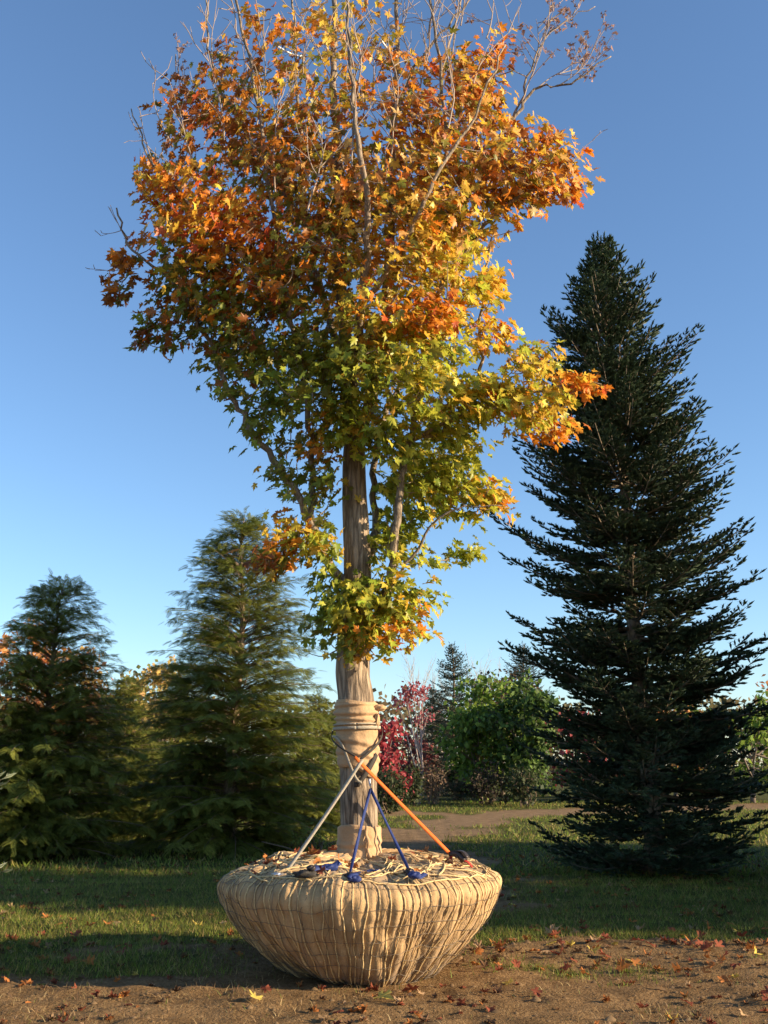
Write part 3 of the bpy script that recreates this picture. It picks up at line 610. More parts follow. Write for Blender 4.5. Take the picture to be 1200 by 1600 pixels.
W1, b1 = wrap('trunk_wrap', zt(1203), zt(1094), [(zt(1112), .022, .010, .018, .4), (zt(1124), .018, -.012, .014, 1.2), (zt(1101), .014, .012, .010, 2.0), (zt(1132), .012, .006, .010, 2.6), (zt(1165), .012, .05, .022, 3.8), (zt(1182), .010, -.04, .018, .9)],
              'pleated burlap wrap high on the trunk, knotted at its right side', 5, hem=lambda T: .05 * np.sin(T * 2 + .6) + .03 * np.sin(T * 3))
crumple('knot', P(593, 1106, TY - .05) - b1, (.052, .04, .05), M_wrap, W1, 21)
crumple('knot_tail', P(589, 1127, TY - .08) - b1, (.022, .03, .06), M_wrap, W1, 22, flat=1.1)
W2, b2 = wrap('trunk_wrap', zt(1342), zt(1291), [(zt(1318), .008, .012, .02, 1.0)], 'smooth burlap collar round the foot of the trunk, on the root ball', 9, flare=.01)
for sgn, pxs, w in ((1, (573, 572, 576, 575, 579), .03), (-1, (586, 588, 586, 590, 588), .022)):
    pts = smooth_path([P(px_, py_, TY - .205 + .02 * (i % 2)) for i, (px_, py_) in enumerate(zip(pxs, (1291, 1303, 1315, 1328, 1340)))], 5)
    V, Fc = ribbon(pts - b2, w * .8, .010, (0.25, -1, .1)); obj('fold', mesh_np('fold', V, Fc, None, True, {'soil': np.zeros(len(V))}), M_wrap, W2)

# ------------------------------------------------------------------ straps
def trunk_surf(px, z, lift=.03):         # front of the trunk at a photo column and height
    c, r = trunk_c(z); R = r + lift
    dx = np.clip((px - 558) / 30.0, -1, 1); a = math.asin(dx); return np.array((c[0] + R * math.sin(a), c[1] - R * math.cos(a), z))
def ring(z_of, lift, n=72, a0=0, a1=2 * math.pi):
    out, nr = [], []
    for a in np.linspace(a0, a1, n):      # a=0 faces the camera, positive to the right
        z = z_of(a); c, r = trunk_c(z); out.append((c[0] + (r + lift) * math.sin(a), c[1] - (r + lift) * math.cos(a), z)); nr.append((math.sin(a), -math.cos(a), 0))
    return np.array(out), np.array(nr)
def web(name, pts, w, mat, parent, base, nrm, thick=.005):
    V, Fc = ribbon(np.asarray(pts) - base, w, thick, nrm); return obj(name, mesh_np(name, V, Fc, None, False), mat, parent)
def ball_top(px, py, it=6):               # where a photo direction meets the top of the ball
    z = .8
    for _ in range(it):
        p = PZ(px, py, z); r = math.hypot(p[0] - BC[0], p[1] - BC[1]); s = np.interp(-r, -prof[np.argmax(prof[:, 0]):, 0], cum[np.argmax(prof[:, 0]):]); z = .5 * z + .5 * (ball_pt(math.atan2(p[1] - BC[1], p[0] - BC[0]), s)[2] + .01)
    return PZ(px, py, z)
def hook(parent, base, p, d, name='hook', sc=1.0, mat=None):
    d = norm(d); up = np.array((0, 0, 1.)); s = norm(np.cross(d, up)); t = np.linspace(-2.2, 2.2, 14)
    pts = np.array([p + d * (.035 * math.cos(q) + .03) * sc + np.cross(s, d) * .022 * math.sin(q) * sc for q in t]); pts = np.vstack([pts, p])
    V, Fc = tube(pts - base, np.full(len(pts), .0065 * sc), 6); obj(name, mesh_np(name, V, Fc, None, True), mat or M_steel, parent)
# grey sling cinched round the trunk, and the band above it
zb = zt(1137)
bs = empty('trunk_band', (MB[0], MB[1], zb), label='pale grey strap cinched level round the upper burlap wrap', cat='strap'); bb = np.array(bs.location)
p_, n_ = ring(lambda a: zb + .006 * math.sin(a), .050); web('webbing', p_, .026, M_grey, bs, bb, n_); p_, n_ = ring(lambda a: zb + .03 + .006 * math.sin(a + .4), .047); web('webbing', p_, .012, M_grey, bs, bb, n_)
sl = empty('sling', (MB[0], MB[1], zt(1220)), label='dark sling looped in a V round the trunk below the upper wrap', cat='strap'); sb_ = np.array(sl.location)
def vz(a): return zt(1150) - (zt(1150) - zt(1222)) * math.exp(-(((a - .12) / .62) ** 2))
p_, n_ = ring(lambda a: vz((a + math.pi) % (2 * math.pi) - math.pi), .052, 90, -math.pi * .98, math.pi * .05); web('grey_webbing', p_, .022, M_grey, sl, sb_, n_)
p_, n_ = ring(lambda a: zt(1178) - (zt(1178) - zt(1226)) * (1 - max(0, a)) - .0 if a > -0.3 else zt(1226) - .04, .040, 30, -.15, 1.0); web('dark_webbing', p_, .042, M_dark, sl, sb_, n_)
# grey tie-down
A = ball_top(444, 1366); Tn = trunk_surf(563, zt(1187), .115)
g = empty('tie_down_strap', tuple(A), label='long grey tie-down strap from the ball\'s left edge to the trunk', cat='strap')
ln_ = np.linspace(0, 1, 14)[:, None]; sagp = A * (1 - ln_) + Tn * ln_ + np.array((0, 0, -.012)) * np.sin(ln_ * math.pi)
web('webbing', sagp, .031, M_grey, g, A, (-.35, -1, .5))
p_, n_ = ring(lambda a: zt(1187) + (zt(1150) - zt(1187)) * (a - .1) / 1.2, .066, 30, .12, 1.7); web('webbing', p_, .022, M_dark, g, A, n_)
hook(g, A, A, norm(A - Tn)); web('webbing_tail', smooth_path([A, A + (.05, -.03, -.02), A + (.04, -.10, -.005), A + (.10, -.14, 0.0)], 5), .03, M_dark, g, A, (0, -.3, 1))
crumple('ratchet', A + np.array((-.04, -.02, .0)), (.045, .03, .03), M_steel, g, 31).location = -Vector(A)
# orange tie-down with ratchet
A = P(705, 1336, 8.85); Tn = trunk_surf(556, zt(1183), .125)
g = empty('tie_down_strap', tuple(A), label='bright orange tie-down strap with dark ratchet on the ball\'s right edge', cat='strap')
sagp = A * (1 - ln_) + Tn * ln_; web('webbing', sagp, .03, M_orange, g, A, (.35, -1, .5))
p_, n_ = ring(lambda a: zt(1183) + (zt(1150) - zt(1183)) * (-a) / 1.5, .066, 20, -.02, -1.9); web('webbing', p_, .014, M_dark, g, A, n_)
rd = norm(np.array((.75, -.45, -.28)))
side = norm(np.cross(rd, (0, 0, 1))); upv = np.cross(side, rd)
for sg in (-1, 1):
    V, Fc = ribbon(np.array([A + side * sg * .024 + rd * t_ + upv * (.01 + .02 * math.sin(t_ * 30)) for t_ in np.linspace(-.01, .13, 8)]) - A, .04, .006, side); obj('ratchet_plate', mesh_np('ratchet_plate', V, Fc), M_black, g)
for t_ in (.01, .06, .12):
    V, Fc = tube(np.array([A + rd * t_ + side * .034 + upv * .012, A + rd * t_ - side * .034 + upv * .012]) - A, np.full(2, .013), 10); obj('ratchet_pin', mesh_np('ratchet_pin', V, Fc), M_black, g)
V, Fc = ribbon(smooth_path([A + upv * .01, A + rd * .04 + upv * .05, A + rd * .10 + upv * .06, A + rd * .15 + upv * .035], 4) - A, .05, .008, upv); obj('ratchet_handle', mesh_np('ratchet_handle', V, Fc), M_black, g)
E2 = ball_top(738, 1358) + np.array((0, 0, .015)); web('red_webbing', smooth_path([A + rd * .12, (A + rd * .12) * .5 + E2 * .5 + (0, 0, .012), E2], 5), .03, M_red, g, A, (0, -.3, 1))
web('red_webbing', smooth_path([A, A + (-.012, -.03, -.06), A + (-.005, -.05, -.085)], 4), .028, M_red, g, A, (0, -1, .3))
# two blue tie-downs from one hook
HK = trunk_surf(571, zt(1232), .085)
for (px, py, lab, tail) in ((546, 1372, 'dark blue tie-down strap running steeply down from the trunk hook', [(546, 1378), (552, 1376), (575, 1368), (590, 1369)]), (640, 1366, 'blue tie-down strap slanting right from the trunk hook', [(640, 1366), (648, 1374), (655, 1377), (665, 1374)])):
    A = ball_top(px, py) + np.array((0, 0, .02)); g = empty('tie_down_strap', tuple(A), label=lab, cat='strap')
    L_ = np.linspace(0, 1, 14)[:, None]; tw = np.stack([np.array((math.sin(q * 5 - 1.2), -1, .3)) for q in np.linspace(0, 1, 14)])
    web('webbing', A * (1 - L_) + HK * L_, .024, M_blue, g, A, tw)
    hook(g, A, HK + np.array((0, -.01, -.01)), (0, 0, 1), sc=.8)
    web('webbing_tail', smooth_path([ball_top(a, b) + np.array((0, 0, .028 + .015 * (i % 2))) for i, (a, b) in enumerate(tail)], 5), .036, M_blue, g, A, (.2, -.7, .8))
    crumple('ratchet', np.zeros(3) + (0, -.01, -.005), (.036, .036, .05), M_black, g, int(px))
    crumple('webbing_bunch', ball_top(px + 8, py + 6) - A + np.array((0, 0, .02)), (.045, .03, .045), M_blue, g, int(px) + 1)
    c_ = trunk_surf(572, zt(1216), .055); web('link', smooth_path([HK + (0, .0, .02), HK * .5 + c_ * .5, c_], 4), .016, M_steel, g, A, (0, -1, 0)) if px == 546 else None
for (pts, lab) in (([(478, 1372), (495, 1366), (515, 1362), (531, 1357)], 'bunched blue strap end lying on the ball left of the trunk'),):
    w = [ball_top(a, b) + np.array((0, 0, .028 + .018 * (i % 2))) for i, (a, b) in enumerate(pts)]; A = w[0]
    g = empty('loose_strap', tuple(A), label=lab, cat='strap'); web('webbing', smooth_path(w, 6), .045, M_blue, g, A, (.3, -.6, .8)); crumple('webbing_bunch', w[2] - A, (.06, .03, .05), M_blue, g, 61); crumple('dark_bunch', w[0] - A, (.08, .05, .05), M_dark, g, 62); crumple('hook', w[1] - A + np.array((-.04, -.04, 0)), (.03, .03, .04), M_black, g, 63)
# cords that tie the limbs together
for (a, b, o, a2, b2, o2, lab) in ((722, 478, -.2, 752, 475, -.2, 'white cord tied between limbs at the crown\'s right edge'), (430, 70, -.35, 470, 88, .2, 'white cord stretched between upper limbs beside orange leaves'), (595, 62, -.2, 618, 88, .3, 'short white tie round the tall upper stem')):
    w0, w1 = P(a, b, TY + o), P(a2, b2, TY + o2); t = empty('limb_tie', tuple(w0), label=lab, cat='cord')
    pts = smooth_path([w0, (w0 + w1) / 2 - (0, 0, .02), w1], 5); V, Fc = tube(pts - w0, np.full(len(pts), .009), 6); obj('cord', mesh_np('cord', V, Fc, None, True), M_white, t)
    crumple('knot', w1 - w0, (.018, .018, .02), M_white, t, int(a))

# ------------------------------------------------------------------ conifers
def shoot_template():
    V = []; Fc = []; C = []
    def tri(a, b, c, col):
        o = len(V); V.extend([a, b, c]); Fc.append([o, o + 1, o + 2]); C.extend(col)
    for k in range(3):
        a = k * math.pi / 3 + .2; s = np.array((0, math.cos(a), math.sin(a))) * .075
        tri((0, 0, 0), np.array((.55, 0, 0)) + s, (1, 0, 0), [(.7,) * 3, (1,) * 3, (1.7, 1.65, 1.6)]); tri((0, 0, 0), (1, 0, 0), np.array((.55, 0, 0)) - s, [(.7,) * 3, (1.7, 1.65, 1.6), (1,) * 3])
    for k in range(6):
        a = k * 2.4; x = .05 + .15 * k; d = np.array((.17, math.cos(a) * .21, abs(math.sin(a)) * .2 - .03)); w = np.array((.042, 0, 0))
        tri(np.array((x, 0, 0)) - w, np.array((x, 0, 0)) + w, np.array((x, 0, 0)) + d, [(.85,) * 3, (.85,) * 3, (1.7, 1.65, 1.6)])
    return np.array(V, float), np.array(Fc), np.array(C, float)
SHT = shoot_template()
def fir_mesh(H, R, seed, base_c=(0.048, 0.074, 0.036), dens=1.0, bare_in=.33, zlow=.35, lean=(0, 0)):
    r = np.random.default_rng(seed); wood = Geo(); pos, dr, upv, sz, cc = [], [], [], [], []
    tz = np.linspace(0, H * .985, 26); tpath = np.stack([lean[0] * (tz / H) ** 1.5 + .03 * np.sin(tz * 1.3), lean[1] * (tz / H) + 0 * tz, tz], -1)
    tr = .13 * (H / 10) * (1 - tz / H) ** .8 + .012
    z = zlow
    while z < H * .985:
        f = z / H; Lm = R * float(np.interp(f, (0, .1, .37, .535, .64, .745, .85, .95, 1), (.90, .97, 1.0, .93, .76, .63, .45, .15, .05)))
        nb = max(6, int((10.8 - 2.5 * f) * dens)); a0 = r.uniform(0, 6.28)
        for k in range(nb):
            az = a0 + 6.283 * k / nb + r.normal(0, .25); zz = z + r.uniform(-.12, .12); L = Lm * r.uniform(.62, 1.14) * (1.17 if r.random() < .10 else 1)
            L = max(L, .14); inc = math.radians(-6 + 30 * f + (22 * max(0, f - .72) / .28)) + r.normal(0, .13)
            h = np.array((math.cos(az), math.sin(az), 0)); c0 = np.array([np.interp(zz, tz, tpath[:, i]) for i in range(2)] + [zz])
            n = max(4, int(L / .12)); t = np.linspace(0, 1, n + 1)
            bp = c0 + h * (t * L * math.cos(inc))[:, None] + np.array((0, 0, 1.)) * (t * L * math.sin(inc) - .16 * L * t * (1 - t) + .16 * L * t ** 3 + 0)[:, None]
            V, Fc = tube(bp, np.linspace(.007 + .011 * L, .004, n + 1), 4, False); wood.add(V, Fc, np.array((.21, .165, .12)) * r.uniform(.8, 1.2))
            side = np.array((-h[1], h[0], 0))
            bc = np.array(base_c) * r.uniform(.75, 1.25)
            start = bare_in * r.uniform(.7, 1.3) if L > .5 else .05
            x = start * L
            while x < L:
                tt = x / L; q = np.array([np.interp(tt, t, bp[:, i]) for i in range(3)]); dirb = norm(np.array([np.interp(min(1, tt + .08), t, bp[:, i]) for i in range(3)]) - np.array([np.interp(max(0, tt - .08), t, bp[:, i]) for i in range(3)]))
                for sg in (-1, 1):
                    tl = min(.52, .09 + (L - x) * .5 + .03) * r.uniform(.6, 1.1) * (.7 + .3 * min(1, (x - start * L) / .3 + .3))
                    td = norm(dirb * .75 + side * sg * r.uniform(.6, .95) + np.array((0, 0, r.uniform(-.2, .3))))
                    if tl > .22:
                        V, Fc = tube(np.array([q, q + td * tl * .8]), np.array([.0045, .003]), 3, False); wood.add(V, Fc, (.15, .12, .085))
                    y = .0
                    while y < tl:
                        p0 = q + td * y
                        for s2 in ((-1, 1) if y > .03 else (r.choice([-1, 1]),)):
                            pos.append(p0); dr.append(td + s2 * norm(np.cross(td, (0, 0, 1.))) * .75 + np.array((0, 0, r.uniform(-.15, .6)))); upv.append((r.normal(0, .3), r.normal(0, .3), 1)); sz.append(min(.19, .085 + (tl - y) * .36) * r.uniform(.8, 1.2)); cc.append(bc * r.uniform(.75, 1.25))
                        y += .112 / dens ** .5
                    pos.append(q + td * tl * .85); dr.append(td); upv.append((0, 0, 1)); sz.append(.13 * r.uniform(.7, 1.15)); cc.append(bc * r.uniform(.85, 1.4))
                x += .135 / dens ** .5
            pos.append(bp[-1]); dr.append(bp[-1] - bp[-2]); upv.append((0, 0, 1)); sz.append(.16); cc.append(bc * 1.2)
        z += (.125 + .075 * (1 - f)) * r.uniform(.8, 1.2) / dens
    for k in range(5):                      # upright leaders
        p0 = tpath[-1] + np.array((r.normal(0, .13), r.normal(0, .10), r.uniform(-.55, -.1)));  Ls = r.uniform(.25, .5)
        V, Fc = tube(np.array([p0, p0 + (r.normal(0, .03), 0, Ls)]), np.array([.010, .004]), 4, False); wood.add(V, Fc, (.30, .24, .16))
        for y in np.arange(0, Ls * .8, .05):
            for _ in range(2): pos.append(p0 + (0, 0, y)); dr.append(np.array((r.normal(), r.normal(), .7))); upv.append((0.1, .1, 1)); sz.append(.075); cc.append(np.array(base_c) * 1.25)
    pos, dr, upv, sz, cc = map(np.array, (pos, dr, upv, sz, cc))
    B = frames(dr, upv) * sz[:, None, None]
    # needles are broader round short shoots
    B[:, :, 1:] *= np.clip(.215 / sz, .9, 2.0)[:, None, None]
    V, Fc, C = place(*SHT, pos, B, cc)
    tV, tF = tube(tpath, tr, 10, wob=.05)
    print('CONIFER', len(pos), len(Fc)); return mesh_np('trunk', tV, tF, None, True), wood.mesh('branches'), mesh_np('crown', V, Fc, C), len(pos)
M_wood = mat_leaf('branch_wood', 0, .9, spec=.1)
def conifer(name, meshes, mat, loc, rz=0, sc=(1, 1, 1), **kw):
    t = empty(name, loc, **kw); t.rotation_euler = (0, 0, rz); t.scale = sc
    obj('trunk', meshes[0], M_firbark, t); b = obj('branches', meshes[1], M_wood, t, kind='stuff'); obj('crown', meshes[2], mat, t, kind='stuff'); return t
FIR = fir_mesh(9.9, 1.72, 11, lean=(-.30, 0), zlow=.14, bare_in=.2)
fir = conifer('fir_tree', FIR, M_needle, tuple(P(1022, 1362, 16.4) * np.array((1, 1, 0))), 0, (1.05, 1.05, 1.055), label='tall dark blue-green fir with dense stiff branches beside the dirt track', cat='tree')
SPR = fir_mesh(8.0, 1.75, 23, base_c=(0.045, 0.072, 0.05), dens=.6, bare_in=.1, zlow=.2)

def spray_template():
    V = []; Fc = []; C = []
    def leafl(p, d, w):
        o = len(V); p = np.array(p, float); d = np.array(d, float); s = np.array((-d[1], d[0], 0)) / max(np.linalg.norm(d[:2]), 1e-6) * w
        V.extend([p + d * .15 - s * 1.15, p + d * .3 + s * 1.15, p + d]); Fc.extend([[o, o + 1, o + 2]]); C.extend([(.8,) * 3, (.9,) * 3, (1.35, 1.32, 1.1)])
    leafl((0, 0, 0), (1, 0, -.22), .022)
    for i, x in enumerate((.08, .2, .32, .44, .56, .68, .8)):
        l = .46 * (1 - x * .72); z = -.2 * x * x
        leafl((x, 0, z), (l * .85, l * .62, -.16 * l), .028); leafl((x + .06, 0, z), (l * .85, -l * .62, -.16 * l), .028)
    return np.array(V, float), np.array(Fc), np.array(C, float)
SPT = spray_template()
def hemlock_mesh(H, R, seed, c0=(.11, .14, .03), c1=(.23, .24, .046)):
    r = np.random.default_rng(seed); wood = Geo(); pos, dr, sz, cc = [], [], [], []
    tz = np.linspace(0, H, 20); tpath = np.stack([.06 * np.sin(tz * 1.1 + seed), .05 * np.cos(tz * .9), tz], -1); tpath[-3:, 0] += np.array((0, .03, .10)) ; tr = .12 * (H / 6.5) * (1 - tz / H) + .007
    z = .12
    while z < H * .985:
        f = z / H; Lm = R * float(np.interp(f, (0, .05, .2, .43, .61, .81, .9, .96, 1), (.85, .95, 1.0, .86, .72, .52, .36, .2, .08)))
        for k in range(max(6, int(13 - 6 * f))):
            az = r.uniform(0, 6.283); L = Lm * r.uniform(.68, 1.1); h = np.array((math.cos(az), math.sin(az), 0)); side = np.array((-h[1], h[0], 0)); zz = z + r.uniform(-.1, .1)
            inc = math.radians(14 + 26 * f) + r.normal(0, .12); n = max(4, int(L / .16)); t = np.linspace(0, 1, n + 1)
            c = np.array([np.interp(zz, tz, tpath[:, i]) for i in range(2)] + [zz])
            bp = c + h * (t * L * math.cos(inc))[:, None] + side * (.12 * L * r.normal() * t ** 2)[:, None] + np.array((0, 0, 1.)) * (t * L * math.sin(inc) - .26 * L * t ** 2.2)[:, None]
            V, Fc = tube(bp, np.linspace(.005 + .008 * L, .0025, n + 1), 3, False); wood.add(V, Fc, np.array((.20, .15, .11)) * r.uniform(.8, 1.2))
            mixc = np.array(c0) + (np.array(c1) - np.array(c0)) * r.random(); x = .18 * L
            while x < L:
                tt = x / L; q = np.array([np.interp(tt, t, bp[:, i]) for i in range(3)]); j = min(n - 1, int(tt * n)); db = norm(bp[j + 1] - bp[j])
                for sg in (-1, 1):
                    tl = (.10 + .34 * (L - x) / max(L, .5)) * r.uniform(.6, 1.1)
                    td = norm(db * .8 + side * sg * r.uniform(.4, .95) + np.array((0, 0, r.uniform(-.28, .12))))
                    y = 0.0
                    while y < tl:
                        pos.append(q + td * y + np.array((0, 0, -.25 * y * y))); dr.append(td + r.normal(0, .28, 3) + np.array((0, 0, -.22 * y / tl))); sz.append(r.uniform(.18, .30) * (1 - .22 * f)); cc.append(mixc * r.uniform(.7, 1.3)); y += .11
                x += .125
            for _ in range(2): pos.append(bp[-2]); dr.append(bp[-1] - bp[-2] + r.normal(0, .03, 3)); sz.append(.22 * (1 - .3 * f)); cc.append(mixc * 1.25)
        z += .115 * r.uniform(.8, 1.2)
    pos, dr, sz, cc = map(np.array, (pos, dr, sz, cc))
    V, Fc, C = place(*SPT, pos, frames(dr, r.normal(0, .35, (len(pos), 3)) + (0, 0, 1.)) * sz[:, None, None], cc)
    tV, tF = tube(tpath, tr, 8)
    print('CONIFER', len(pos), len(Fc)); return mesh_np('trunk', tV, tF, None, True), wood.mesh('branches'), mesh_np('crown', V, Fc, C), len(pos)
HEM = hemlock_mesh(6.55, 2.15, 3); HEM2 = hemlock_mesh(5.1, 2.0, 8)
def ground_at(px, Y): return (float(ray(px, 1300)[0] / ray(px, 1300)[1] * Y), Y, 0)
def top_h(py, Y): return float(P(600, py, Y)[2])
HG = 'feathery hemlocks beyond the grass'
def hem(meshes, H0, px, Y, ytop, rz, lab, w=1.0):
    s = top_h(ytop, Y) / H0; return conifer('hemlock_tree', meshes, M_hemlock, ground_at(px, Y), rz, (s * w, s * w, s), label=lab, cat='tree', group=HG)
hem(HEM, 6.55, 362, 20.8, 808, .4, 'big broad hemlock with wispy leaning tip, beside the burlap-bound maple', 1.1)
hem(HEM2, 5.1, 62, 19.2, 905, 1.0, 'dark pointed hemlock beside the blurred spruce twigs', 1.0)
hem(HEM2, 5.1, 20, 18.5, 1105, 2.6, 'low dark hemlock in front of the pointed hemlock', 1.0)
hem(HEM, 6.55, 185, 24.5, 1062, 2.2, 'olive-green hemlock filling the gap between two taller hemlocks', 1.15)
hem(HEM2, 5.1, 492, 25.5, 1085, 4.0, 'pale hemlock half hidden behind the big broad hemlock', 1.0)
hem(HEM, 6.55, 265, 28.0, 1040, 5.0, 'distant hemlock peeping out behind the big broad hemlock', 1.0)
hem(HEM, 6.55, -90, 21.5, 1010, 3.3, 'hemlock at the far end of the row, past the pointed one', 1.1)

# spruce at the left whose twigs reach into view
BSP = fir_mesh(3.6, 1.35, 51, base_c=(0.115, 0.135, 0.085), dens=.6, bare_in=.1, zlow=.3)
conifer('spruce_tree', BSP, M_needle, (-4.20, 8.0, 0), .6, (1, 1, .8), label='pale blue-grey spruce whose twig tips poke in beside the grass', cat='tree')

# firs to the right of the view: their shade lies across the grass
RG = 'dark firs east of the tall fir'
for i, (x, y, s, rz, lab) in enumerate([(8.9, 11.1, .95, .3, 'bushy fir standing nearest the bare soil, right of the tall fir'), (9.4, 16.4, 1.05, 1.9, 'bushy fir directly right of the tall fir'), (13.5, 14.4, 1.2, 4.2, 'large bushy fir behind two others right of the tall fir'), (15.6, 17.6, 1.1, 2.4, 'bushy fir at the far end of the row right of the tall fir'), (12.6, 10.5, 1.15, 5.1, 'bushy fir behind the one nearest the bare soil')]):
    conifer('fir_tree', FIR, M_needle, (x, y, 0), rz, (s * 1.3, s * 1.3, s * .64), label=lab, cat='tree', group=RG)

# ------------------------------------------------------------------ far trees and shrubs
def simple_leaf(n=3, seed=0):
    V = np.array([(0, 0, 0), (.36, .06, -.45), (0, .0, -1), (-.36, .06, -.45)], float); return V, np.array([[0, 1, 2], [0, 2, 3]]), np.ones((4, 3))
SL = simple_leaf()
def broadleaf(name, loc, H, masses, cols, leaf, per, lab, cat='tree', trunk_r=.09, seed=0, stems=1, bark=(.2, .16, .13), group=None, mat=None):
    r = np.random.default_rng(seed); t = empty(name, loc, label=lab, cat=cat, group=group); wood = Geo(); tr = Geo()
    pos = []; nr = []
    z1 = min(m[2] for m in masses)
    tops = []
    for k in range(stems):
        b0 = np.array((r.normal(0, .12 * (stems > 1)), r.normal(0, .12 * (stems > 1)), 0)); zt_ = H * .62
        pts = smooth_path([b0, b0 * 1.5 + (r.normal(0, .1), r.normal(0, .1), zt_ * .5), b0 * 2 + (r.normal(0, .2), r.normal(0, .2), zt_)], 5); V, Fc = tube(pts, np.linspace(trunk_r, trunk_r * .35, len(pts)), 7); tr.add(V, Fc, bark); tops.append(pts)
    for (x, y, z, rx, ry, rz, n) in masses:
        c = np.array((x, y, z)); src = tops[r.integers(len(tops))]; s = src[max(0, int(len(src) * r.uniform(.35, .9)) - 1)]
        pts = smooth_path([s, s * .5 + c * .5 + (0, 0, -.1 * rz), c], 4); V, Fc = tube(pts, np.linspace(trunk_r * .45, .012, len(pts)), 5); wood.add(V, Fc, bark)
        for k in range(n):
            d = norm(r.normal(size=3)) * r.uniform(.2, 1) ** .4; q = c + d * (rx, ry, rz)
            V, Fc = tube(np.array([c + d * .1, q]), np.array([.010, .005]), 3, False); wood.add(V, Fc, bark)
            for _ in range(per): pos.append(q + r.normal(0, .5 * leaf + .05, 3)); nr.append(d + np.array((0, 0, .5)) + r.normal(0, .6, 3))
    pos = np.array(pos); nr = norm(np.array(nr)); n = len(pos); tip = norm(r.normal(0, .6, (n, 3)) + (0, 0, -.6)); zc = -tip; xc = norm(np.cross(nr, zc)); yc = np.cross(zc, xc)
    w = np.array([c[1] for c in cols]); cb = np.array([c[0] for c in cols])[r.choice(len(cols), n, p=w / w.sum())] * r.uniform(.7, 1.25, (n, 1))
    V, Fc, C = place(*SL, pos, np.stack([xc, yc, zc], -1) * (leaf * r.uniform(.7, 1.3, n))[:, None, None], cb)
    obj('trunk', tr.mesh('trunk', True), M_wood, t); obj('branches', wood.mesh('branches'), M_wood, t, kind='stuff'); obj('crown', mesh_np('crown', V, Fc, C), mat or M_far_leaf, t, kind='stuff')
    return t
def rmass(cx, cz, R_, RZ, k, n, seed, sz=.45):
    r = np.random.default_rng(seed); out = []
    for _ in range(k):
        d = norm(r.normal(size=3)) * r.uniform(.1, 1) ** .5; out.append((cx + d[0] * R_, d[1] * R_, cz + d[2] * RZ, sz * r.uniform(.8, 1.3), sz * r.uniform(.8, 1.3), sz * r.uniform(.6, .95), n))
    return out
GR = [((.14, .22, .032), 3), ((.22, .30, .045), 2), ((.07, .12, .02), 1.5)]
RED = [((.36, .05, .06), 4), ((.46, .10, .10), 2), ((.22, .03, .04), 2)]
# flat-topped red tree with a clear stem
Yr = 44.0
def ppm(Y): return F_PX / (Y / CT)
def at(px, py, Y): return P(px, py, Y)
def rel(px, py, Y, base): p = P(px, py, Y); return (p[0] - base[0], p[2])
b = ground_at(655, 44); ms = []
for (px, py, rx, rz, n) in ((630, 1082, .24, .16, 9), (646, 1075, .3, .13, 11), (661, 1080, .26, .15, 10), (636, 1096, .3, .1, 6), (622, 1098, .18, .14, 5), (655, 1092, .28, .1, 5), (668, 1116, .3, .14, 6), (656, 1126, .3, .16, 5)):
    x, z = rel(px, py, 44, b); ms.append((x, random.uniform(-.4, .4), z, rx, rx, rz, n))
broadleaf('red_tree', b, top_h(1065, 44), ms, [((.40, .10, .11), 4), ((.48, .18, .17), 2), ((.28, .06, .07), 2)], .14, 9, 'slender tree with airy flat pinkish-red crown and pale clear stem', trunk_r=.07, seed=4, bark=(.42, .34, .30))
b = ground_at(603, 40); broadleaf('red_tree', b, top_h(1118, 40), rmass(0, 1.9, .75, 1.45, 13, 12, 5, .42), RED, .20, 8, 'deep crimson bushy tree right behind the wrapped trunk', trunk_r=.06, seed=6)
b = ground_at(641, 52); broadleaf('red_tree', b, top_h(1112, 52), rmass(0, 2.0, 1.4, 1.1, 14, 9, 9, .45), [((.20, .06, .06), 3), ((.30, .08, .07), 2), ((.14, .06, .05), 2)], .22, 8, 'dull burgundy round tree behind the slender red tree', trunk_r=.08, seed=7)
# green trees
b = ground_at(752, 46); broadleaf('green_tree', b, top_h(1060, 46), rmass(0, 3.0, 1.75, 2.3, 34, 13, 12, .6), GR, .24, 9, 'bright green leafy tree in front of a pointed spruce', trunk_r=.12, seed=8)
b = ground_at(822, 44); broadleaf('green_tree', b, top_h(1085, 44), rmass(0, 2.7, 1.4, 2.2, 26, 13, 14, .55), [((.07, .12, .025), 3), ((.13, .20, .035), 2), ((.04, .07, .018), 2)], .24, 9, 'darker green leafy tree next to the tall fir\'s edge', trunk_r=.12, seed=9)
b = ground_at(787, 58); broadleaf('brown_tree', b, top_h(1043, 58), rmass(0, 5.2, 1.9, 1.7, 16, 10, 15, .6), [((.22, .11, .05), 3), ((.14, .08, .04), 2), ((.28, .16, .07), 1)], .24, 6, 'rusty brown round tree rising behind the bright green tree', trunk_r=.13, seed=10)
for (px, Y, yt, lab) in ((712, 50, 1008, 'pointed spruce rising behind the bright green tree'), (826, 56, 1008, 'slim pointed spruce behind the darker green tree'), (678, 56, 1075, 'small spruce beside the slender red tree')):
    s = top_h(yt, Y) / 8.0; conifer('spruce_tree', SPR, M_needle, ground_at(px, Y), px * .37, (s * 1.12, s * 1.12, s), label=lab, cat='tree', group='pointed spruces beyond the track')
